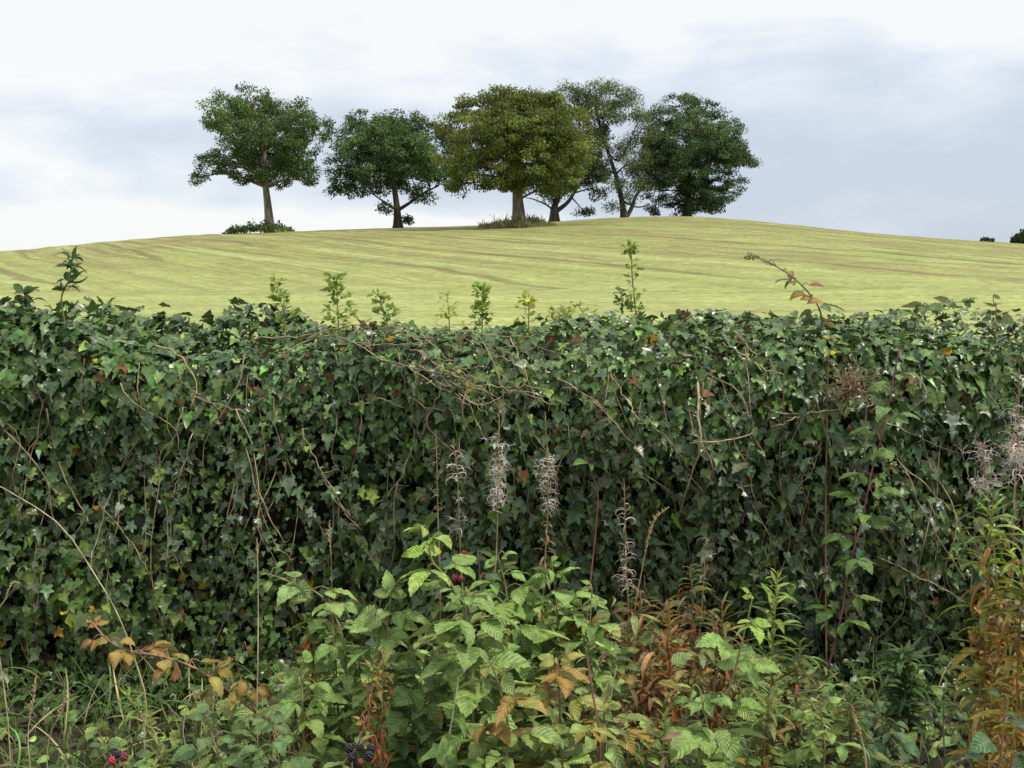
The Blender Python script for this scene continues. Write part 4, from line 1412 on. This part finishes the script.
for i, (lab, pts, Y, n_, L_, tn, ag, of, tp) in enumerate(RC):
    tn = tuple(np.array([1.66, 1.45, 1.12]) * np.array(tn)) if tn is not rasp else tn
    ag = (ag[0] * .6, ag[1] * .5)
    cane('raspberry_cane', lab, 'raspberry', pts, Y, 500 + i, int(n_ * 1.9), L_ * 1.12, tn, ag, (3, 3, 5), .0042, (.19, .13, .08, 0) if i in (7, 9) else (.18, .18, .07, 0), .0, .7, .055,
         group=GR, tip=tp, oldfrac=of, droop=.35)

# ---- green and rusty willowherbs
GW = 'leafy willowherbs in the thicket before the hedge'
rust = (.205, .105, .048)
WC = [  # label, pts, Y, n, L, top, low, dry, drycol
    ('rusty willowherb with red brown leaves right of the raspberry clump, under the feathery grass head', [(640, 590), (642, 630), (646, 690)], 3.2, 46, .085, (.16, .14, .05), (.26, .10, .04), .75, rust),
    ('grey green willowherb with rusty lower leaves before the dark hedge hole', [(690, 565), (692, 600), (690, 670)], 3.25, 44, .09, (.12, .15, .06), (.24, .13, .05), .45, rust),
    ('orange leaved willowherb between the two rusty ones, nearest the seed stalk', [(668, 602), (668, 640), (668, 700)], 3.05, 46, .085, (.2, .12, .04), (.32, .12, .03), .7, (.36, .13, .03)),
    ('willowherb turning copper at the right of the rusty patch', [(722, 600), (722, 640), (720, 700)], 3.15, 40, .085, (.14, .15, .05), (.28, .12, .04), .55, rust),
    ('withered bronze willowherb low in the middle of the rusty patch', [(650, 660), (652, 690), (654, 740)], 2.95, 40, .08, (.2, .12, .05), (.2, .08, .03), .8, (.22, .09, .04)),
    ('fresh yellow green willowherb tip right of the tall raspberry cane', [(778, 570), (776, 600), (772, 660)], 2.9, 40, .085, (.20, .27, .05), (.12, .17, .05), .1, rust),
    ('willowherb with olive leaves beside the fresh yellow green tip', [(800, 640), (798, 670), (795, 730)], 2.9, 42, .08, (.14, .19, .05), (.13, .15, .05), .2, rust),
    ('dark green willowherb with drooping whorls under the hedge at the lower right', [(904, 648), (905, 680), (906, 730)], 3.4, 60, .10, (.07, .12, .04), (.06, .10, .04), .05, rust),
    ('tall yellow green willowherb at the right edge, orange brown below', [(994, 492), (990, 540), (988, 600), (984, 680)], 2.75, 64, .10, (.16, .23, .045), (.30, .22, .05), .3, (.27, .165, .06)),
    ('withered tan willowherb with big curled brown leaves at the right edge', [(1000, 590), (998, 640), (994, 720)], 2.8, 56, .095, (.30, .18, .05), (.28, .15, .07), .9, (.30, .17, .08)),
    ('willowherb with gold and green leaves half outside the right edge', [(1024, 540), (1022, 590), (1018, 670)], 2.65, 50, .10, (.17, .24, .05), (.36, .22, .04), .4, (.30, .18, .06)),
    ('young yellow green willowherb leaning left at the lower left corner', [(122, 686), (138, 712), (160, 752)], 2.75, 34, .055, (.22, .28, .06), (.16, .20, .06), .05, rust),
    ('withered orange willowherb stalk left of the raspberry clump', [(310, 612), (310, 640), (312, 690)], 3.1, 30, .06, (.14, .19, .04), (.33, .13, .03), .6, (.36, .15, .04)),
    ('pair of rust red withered stalks in front of the raspberry leaves, left one', [(374, 655), (372, 690), (370, 730)], 2.8, 26, .05, (.2, .15, .05), (.28, .11, .05), .85, (.3, .11, .05)),
    ('rust red withered stalk close right of its twin before the raspberry leaves', [(384, 648), (382, 690), (381, 735)], 2.82, 24, .05, (.2, .15, .05), (.28, .11, .05), .85, (.3, .11, .05)),
    ('small olive willowherb at the bottom right, left of the drooping whorls', [(850, 690), (850, 715), (852, 755)], 2.9, 40, .075, (.13, .17, .05), (.13, .16, .05), .2, rust),
    ('leafy willowherb at the bottom edge below the rusty patch', [(665, 715), (664, 735), (662, 765)], 2.6, 34, .075, (.16, .21, .05), (.13, .18, .05), .1, rust),
    ('willowherb with reddish midribs at the bottom edge, left of the olive one', [(770, 690), (768, 720), (764, 760)], 2.65, 44, .08, (.15, .20, .055), (.16, .16, .06), .25, rust),
]
for i, (lab, pts, Y, n_, L_, tp, lw, dr, dc) in enumerate(WC):
    willow('willowherb_plant', lab, 'wildflower', pts, Y, 600 + i, int(n_ * 2.6), L_ * .98, tp, lw, .01, .75, .0036, (.20, .15, .06, 0), dr, GW, drycol=dc)

# budded buddleia-like stem at the bottom
rt = willow('buddleia_shoot', 'pale shoot with a green flower bud and long glossy leaves at the bottom edge', 'shrub shoot', [(458, 676), (457, 690), (452, 720), (446, 765)], 2.5, 640, 0, .1, rasp, rasp, r=.004, stemcol=(.25, .28, .12, 0))
rg = np.random.RandomState(641)
bb = Buf()
top = P(458, 676, 2.5)
for j in range(60):
    dd = nrm(rg.normal(size=3))
    bb.inst(SMALL[2], [top + dd * .008], *[a[None] for a in frames(dd + [0, 0, .6], rg.normal(size=3))], .009, np.array([[.17, .22, .08, 0]]))
bb.build('flower_bud', M['lance'], rt)
bb = Buf()
pp = [P(456, 700 + 9 * j, 2.5) for j in range(9)]
a = np.arange(9) * 2.6
scatter(bb, BIGL, pp, np.stack([np.cos(a), np.sin(a) * .8 - .2, .25 + 0 * a], 1), np.array([0, 0, 1.]) + rg.normal(0, .25, (9, 3)), np.linspace(.05, .12, 9), vary(rg, (.13, .22, .05), 9, .12, .06), rg)
bb.build('foliage', M['lance'], rt)

# blackberries
blk, red = (.008, .007, .012), (.16, .012, .02)
cane('bramble_plant', 'low bramble with a cluster of ripe black berries at the bottom edge', 'bramble', [(365, 720), (360, 740), (352, 768)], 2.55, 650, 9, .045, (.13, .19, .05), (0, .5), (3,), .0035, (.2, .1, .08, 0), 0., .5, .035,
     berries=[(349, 748, -.09, .0105, blk), (360, 747, -.1, .0095, blk), (352, 757, -.1, .0105, blk), (369, 756, -.08, .011, blk), (371, 748, -.07, .010, (.012, .008, .02)), (360, 762, -.1, .008, (.14, .03, .02))], oldfrac=.2)
cane('bramble_plant', 'low bramble with red unripe berries near the lower left corner', 'bramble', [(100, 735), (108, 750), (118, 775)], 2.7, 651, 10, .045, (.09, .16, .045), (0, .15), (3,), .0035, (.2, .12, .08, 0), 0., .5, .04,
     berries=[(112, 761, -.12, .009, (.3, .01, .02)), (124, 757, -.12, .010, (.12, .01, .03)), (118, 754, -.11, .009, (.015, .01, .02))])
cane('bramble_plant', 'bramble with dark red berries behind the lime green raspberry tip', 'bramble', [(478, 548), (480, 580), (484, 640)], 3.3, 652, 7, .055, (.07, .13, .045), (0, .2), (3,), .0035, (.15, .1, .07, 0), .06, .6, .04,
     berries=[(464, 554, -.06, .009, red), (469, 556, -.05, .010, (.10, .012, .02)), (455, 578, -.05, .010, red), (461, 579, -.06, .009, (.12, .02, .02)), (467, 560, -.06, .008, red)])
cane('bramble_plant', 'fresh leaved bramble in the lower left, between the leaning willowherb and the pale grass stalk', 'bramble', [(205, 715), (212, 735), (222, 770)], 2.7, 653, 12, .06, (.09, .165, .05), (0, .12), (3,), .0035, (.18, .15, .08, 0), 0., .5, .05)
cane('bramble_plant', 'bramble with soft grey green leaves at the bottom, left of the black berries', 'bramble', [(270, 715), (274, 735), (280, 770)], 2.65, 654, 12, .058, (.10, .17, .055), (0, .12), (3,), .0035, (.18, .15, .08, 0), 0., .5, .05)
cane('bramble_plant', 'bramble with bluish green leaves low on the right under the dark willowherb', 'bramble', [(880, 712), (884, 735), (888, 775)], 3.05, 655, 14, .06, (.06, .12, .05), (0, .1), (3,), .0035, (.15, .12, .07, 0), 0., .5, .05)
cane('bramble_plant', 'bramble with a bluish dark leaf at the lower right corner', 'bramble', [(1008, 700), (1004, 725), (998, 775)], 2.55, 656, 9, .06, (.06, .115, .04), (0, .15), (1, 3), .0035, (.15, .12, .07, 0), 0., .5, .05)

# ================================================================== DRY STALKS AND GRASSES
def stalk(name, label, pts, Y, seed, r, col, head=None, cat='grass stalk', group=None):
    rg = np.random.RandomState(seed)
    w = [P(q_[0], q_[1], Y + (q_[2] if len(q_) > 2 else 0)) for q_ in pts]
    w = to_ground(w, rg, .03)
    path = smooth_path(w, 22)
    root = thing(name, path[-1], label, cat, group)
    sb = Buf()
    tube(sb, path, np.linspace(r * .55, r, 22), (*col, 0), 6)
    sb.build('stem', M['stem'], root)
    if head:
        hb_ = Buf()
        ln, wd, n_ = head
        cum = np.concatenate([[0], np.cumsum(np.linalg.norm(np.diff(path, axis=0), axis=1))])
        for j in range(n_):
            s_ = ln * j / n_
            p = np.array([np.interp(s_, cum, path[:, i]) for i in range(3)])
            a = rg.uniform(0, TAU)
            dv = nrm(np.array([math.cos(a), math.sin(a), 1.6]))
            e_ = p + dv * wd * math.sin(math.pi * min(.95, (j + 2) / (n_ + 2))) ** .5 * rg.uniform(.6, 1.2)
            tube(hb_, [p, (p + e_) / 2, e_], np.array([.0008, .0018, .0005]), (*(np.array([.38, .28, .15]) * math.exp(rg.normal(0, .2))), 0), 4)
        hb_.build('seed_head', M['dead'], root)
    return root


GD = 'dry grass stalks in the verge'
pale = (.42, .36, .24)
stalk('grass_stalk', 'pale upright dry grass stalk with a narrow head in front of the left ivy', [(257, 540), (258, 580), (258, 650), (257, 715)], 2.95, 701, .0022, pale, (.06, .008, 30), group=GD)
stalk('grass_stalk', 'dry grass stalk with two small brown buds left of the lime green tip', [(329, 522), (331, 555), (332, 600), (334, 660)], 3.1, 702, .0018, (.24, .18, .1), (.1, .012, 22), group=GD)
stalk('grass_stalk', 'tall dry grass with a leaning feathery tan head right of the looping pale curls', [(668, 508), (655, 520), (648, 540), (642, 570), (634, 620)], 3.3, 703, .0022, (.26, .23, .12), (.16, .016, 70), group=GD)
stalk('grass_stalk', 'long bare straw stem leaning across the left ivy', [(-10, 482), (10, 492), (60, 525), (95, 575), (118, 615), (135, 660), (146, 700)], 3.3, 704, .0026, (.40, .33, .22), group=GD)
stalk('grass_stalk', 'dry grass stalk with a pale nodding head at the left picture edge', [(20, 583), (12, 584), (5, 600), (-4, 625)], 3.1, 705, .0018, pale, (.06, .008, 24), group=GD)
stalk('grass_stalk', 'tan grass stalk with a slim head at the lower left, left of the leaning willowherb', [(36, 678), (33, 700), (28, 740)], 2.8, 706, .0018, pale, (.1, .012, 44), group=GD)
stalk('grass_stalk', 'tan grass stalk with a tilted head just left of the leaning willowherb', [(66, 698), (60, 715), (48, 745)], 2.8, 707, .0018, (.32, .24, .14), (.08, .012, 36), group=GD)
stalk('grass_stalk', 'pale bent straw at the bottom left, right of the leaning willowherb', [(204, 700), (202, 720), (200, 755)], 2.8, 708, .002, pale, group=GD)
stalk('grass_stalk', 'grey budded stalk rising at the bottom right', [(853, 714), (860, 735), (866, 765)], 2.55, 709, .0028, (.36, .28, .19), (.07, .009, 30), group=GD)
stalk('grass_stalk', 'pale straw standing in the middle of the rusty patch', [(617, 665), (612, 690), (606, 740)], 2.75, 710, .002, pale, group=GD)
stalk('grass_stalk', 'brown upright reddish stem beside the yellow blotched raspberry leaves', [(586, 650), (592, 690), (600, 745)], 2.55, 711, .0038, (.19, .08, .06), group=GD)
stalk('grass_stalk', 'long thin tan stem slanting over the ivy left of the arching bramble', [(163, 640), (120, 680), (70, 730)], 3.2, 712, .0016, (.3, .24, .15), group=GD)
stalk('grass_stalk', 'broken straw hooked over beside the yellowing bramble', [(200, 690), (192, 694), (186, 712), (184, 740)], 2.9, 713, .002, pale, group=GD)

# grass: uncountable
rg = np.random.RandomState(800)
b = Buf()
n = 2600
x = np.where(rg.rand(n) < .45, rg.uniform(-1.9, -.55, n), rg.uniform(-2.2, 2.2, n))
y = rg.uniform(2.4, 3.95, n)
sz = rg.uniform(.08, .27, n) * np.where(x < -.5, 1., 1.15)
d = np.stack([rg.normal(0, .35, n), rg.normal(-.1, .3, n), np.ones(n)], 1)
tt = vary(rg, (.075, .13, .032), n, .3, .1)
dr = rg.rand(n) < .24
tt[dr, :3] = np.array([.33, .27, .14]) * np.exp(rg.normal(0, .25, (dr.sum(), 1)))
scatter(b, BLADE, np.stack([x, y, np.full(n, .025)], 1), d, rg.normal(size=(n, 3)) * [1, 1, .2], sz, tt, rg)
g = b.build('grass', M['blade'])
tag(g, 'long green and straw coloured grass at the foot of the hedge', 'grass', kind='stuff')

# low undergrowth filling the verge floor
b = Buf()
n = 8500
x = np.where(rg.rand(n) < .55, rg.normal(.1, .8, n), rg.uniform(-2.4, 2.4, n))
y = rg.uniform(2.4, 3.98, n)
hx = np.interp(x, [-2.3, -1.2, -.6, -.3, 0, .5, .9, 1.2, 1.7, 2.3], [.12, .12, .2, .34, .42, .33, .30, .22, .13, .15])
hump = SNoise(61, 2, 5., 2)
z = .03 + hx * (1 + .3 * hump(x, y)) * rg.uniform(0, 1, n) ** .6
dens = np.interp(x, [-2.4, -1., -.6, -.35, 0, .9, 1.1, 1.3, 2.4], [.4, .4, .45, .8, 1, 1, .7, .45, .45])
back = np.interp(x, [-1., -.5, .9, 1.2], [3.45, 3.98, 3.98, 3.6])
keep = (rg.rand(n) < dens) & (y < back)
x, y, z = x[keep], y[keep], z[keep]
n = len(x)
a = rg.uniform(0, TAU, n)
dd = np.stack([np.cos(a), np.sin(a) - .2, rg.normal(.1, .3, n)], 1)
nn = np.array([0, -.1, 1]) + rg.normal(0, .35, (n, 3))
pos = np.stack([x, y, z], 1)
narrow = rg.rand(n) < np.interp(x, [-.4, .2, .35, 1.2], [.08, .2, .75, .6])
w_ = ~narrow
tt = vary(rg, (.15, .215, .050), n, .34, .08, np.where(rg.rand(n) < .07, rg.uniform(.3, .7, n), 0.))
scatter(b, RASP, pos[w_], dd[w_], nn[w_], rg.uniform(.028, .07, w_.sum()), tt[w_], rg)
tn_ = vary(rg, (.17, .19, .055), n, .3, .1)
ru = rg.rand(n) < np.interp(x, [0, .3, .5, .8, 1.], [.1, .5, .55, .35, .12])
tn_[ru, :3] = np.array([.23, .13, .06]) * np.exp(rg.normal(0, .4, (ru.sum(), 1))) * np.exp(rg.normal(0, .12, (ru.sum(), 3)))
dd[:, 2] += .35
scatter(b, LANCE + CURL[:1], pos[narrow], dd[narrow], nn[narrow], rg.uniform(.04, .095, narrow.sum()), tn_[narrow], rg)
g = b.build('undergrowth', M['soft'])
tag(g, 'tangle of small green leaves covering the verge floor', 'undergrowth', kind='stuff')

# ================================================================== CAMERA, RENDER
cam = bpy.data.cameras.new('camera')
cam.sensor_width = 36.
cam.lens = 36. * F / 1024.
cam.clip_start = .05
cam.clip_end = 9000.
co = bpy.data.objects.new('camera', cam)
COL.objects.link(co)
co.location = (0, 0, EYE)
co.rotation_euler = (math.pi / 2 - PITCH, 0, 0)
C.camera = co
C.view_settings.view_transform = 'Standard'
C.view_settings.look = 'None'
C.view_settings.exposure = 0.26
C.view_settings.gamma = 1.0
C.view_settings.use_curve_mapping = False
C.cycles.use_denoising = True
C.cycles.max_bounces = 8
C.cycles.transmission_bounces = 4
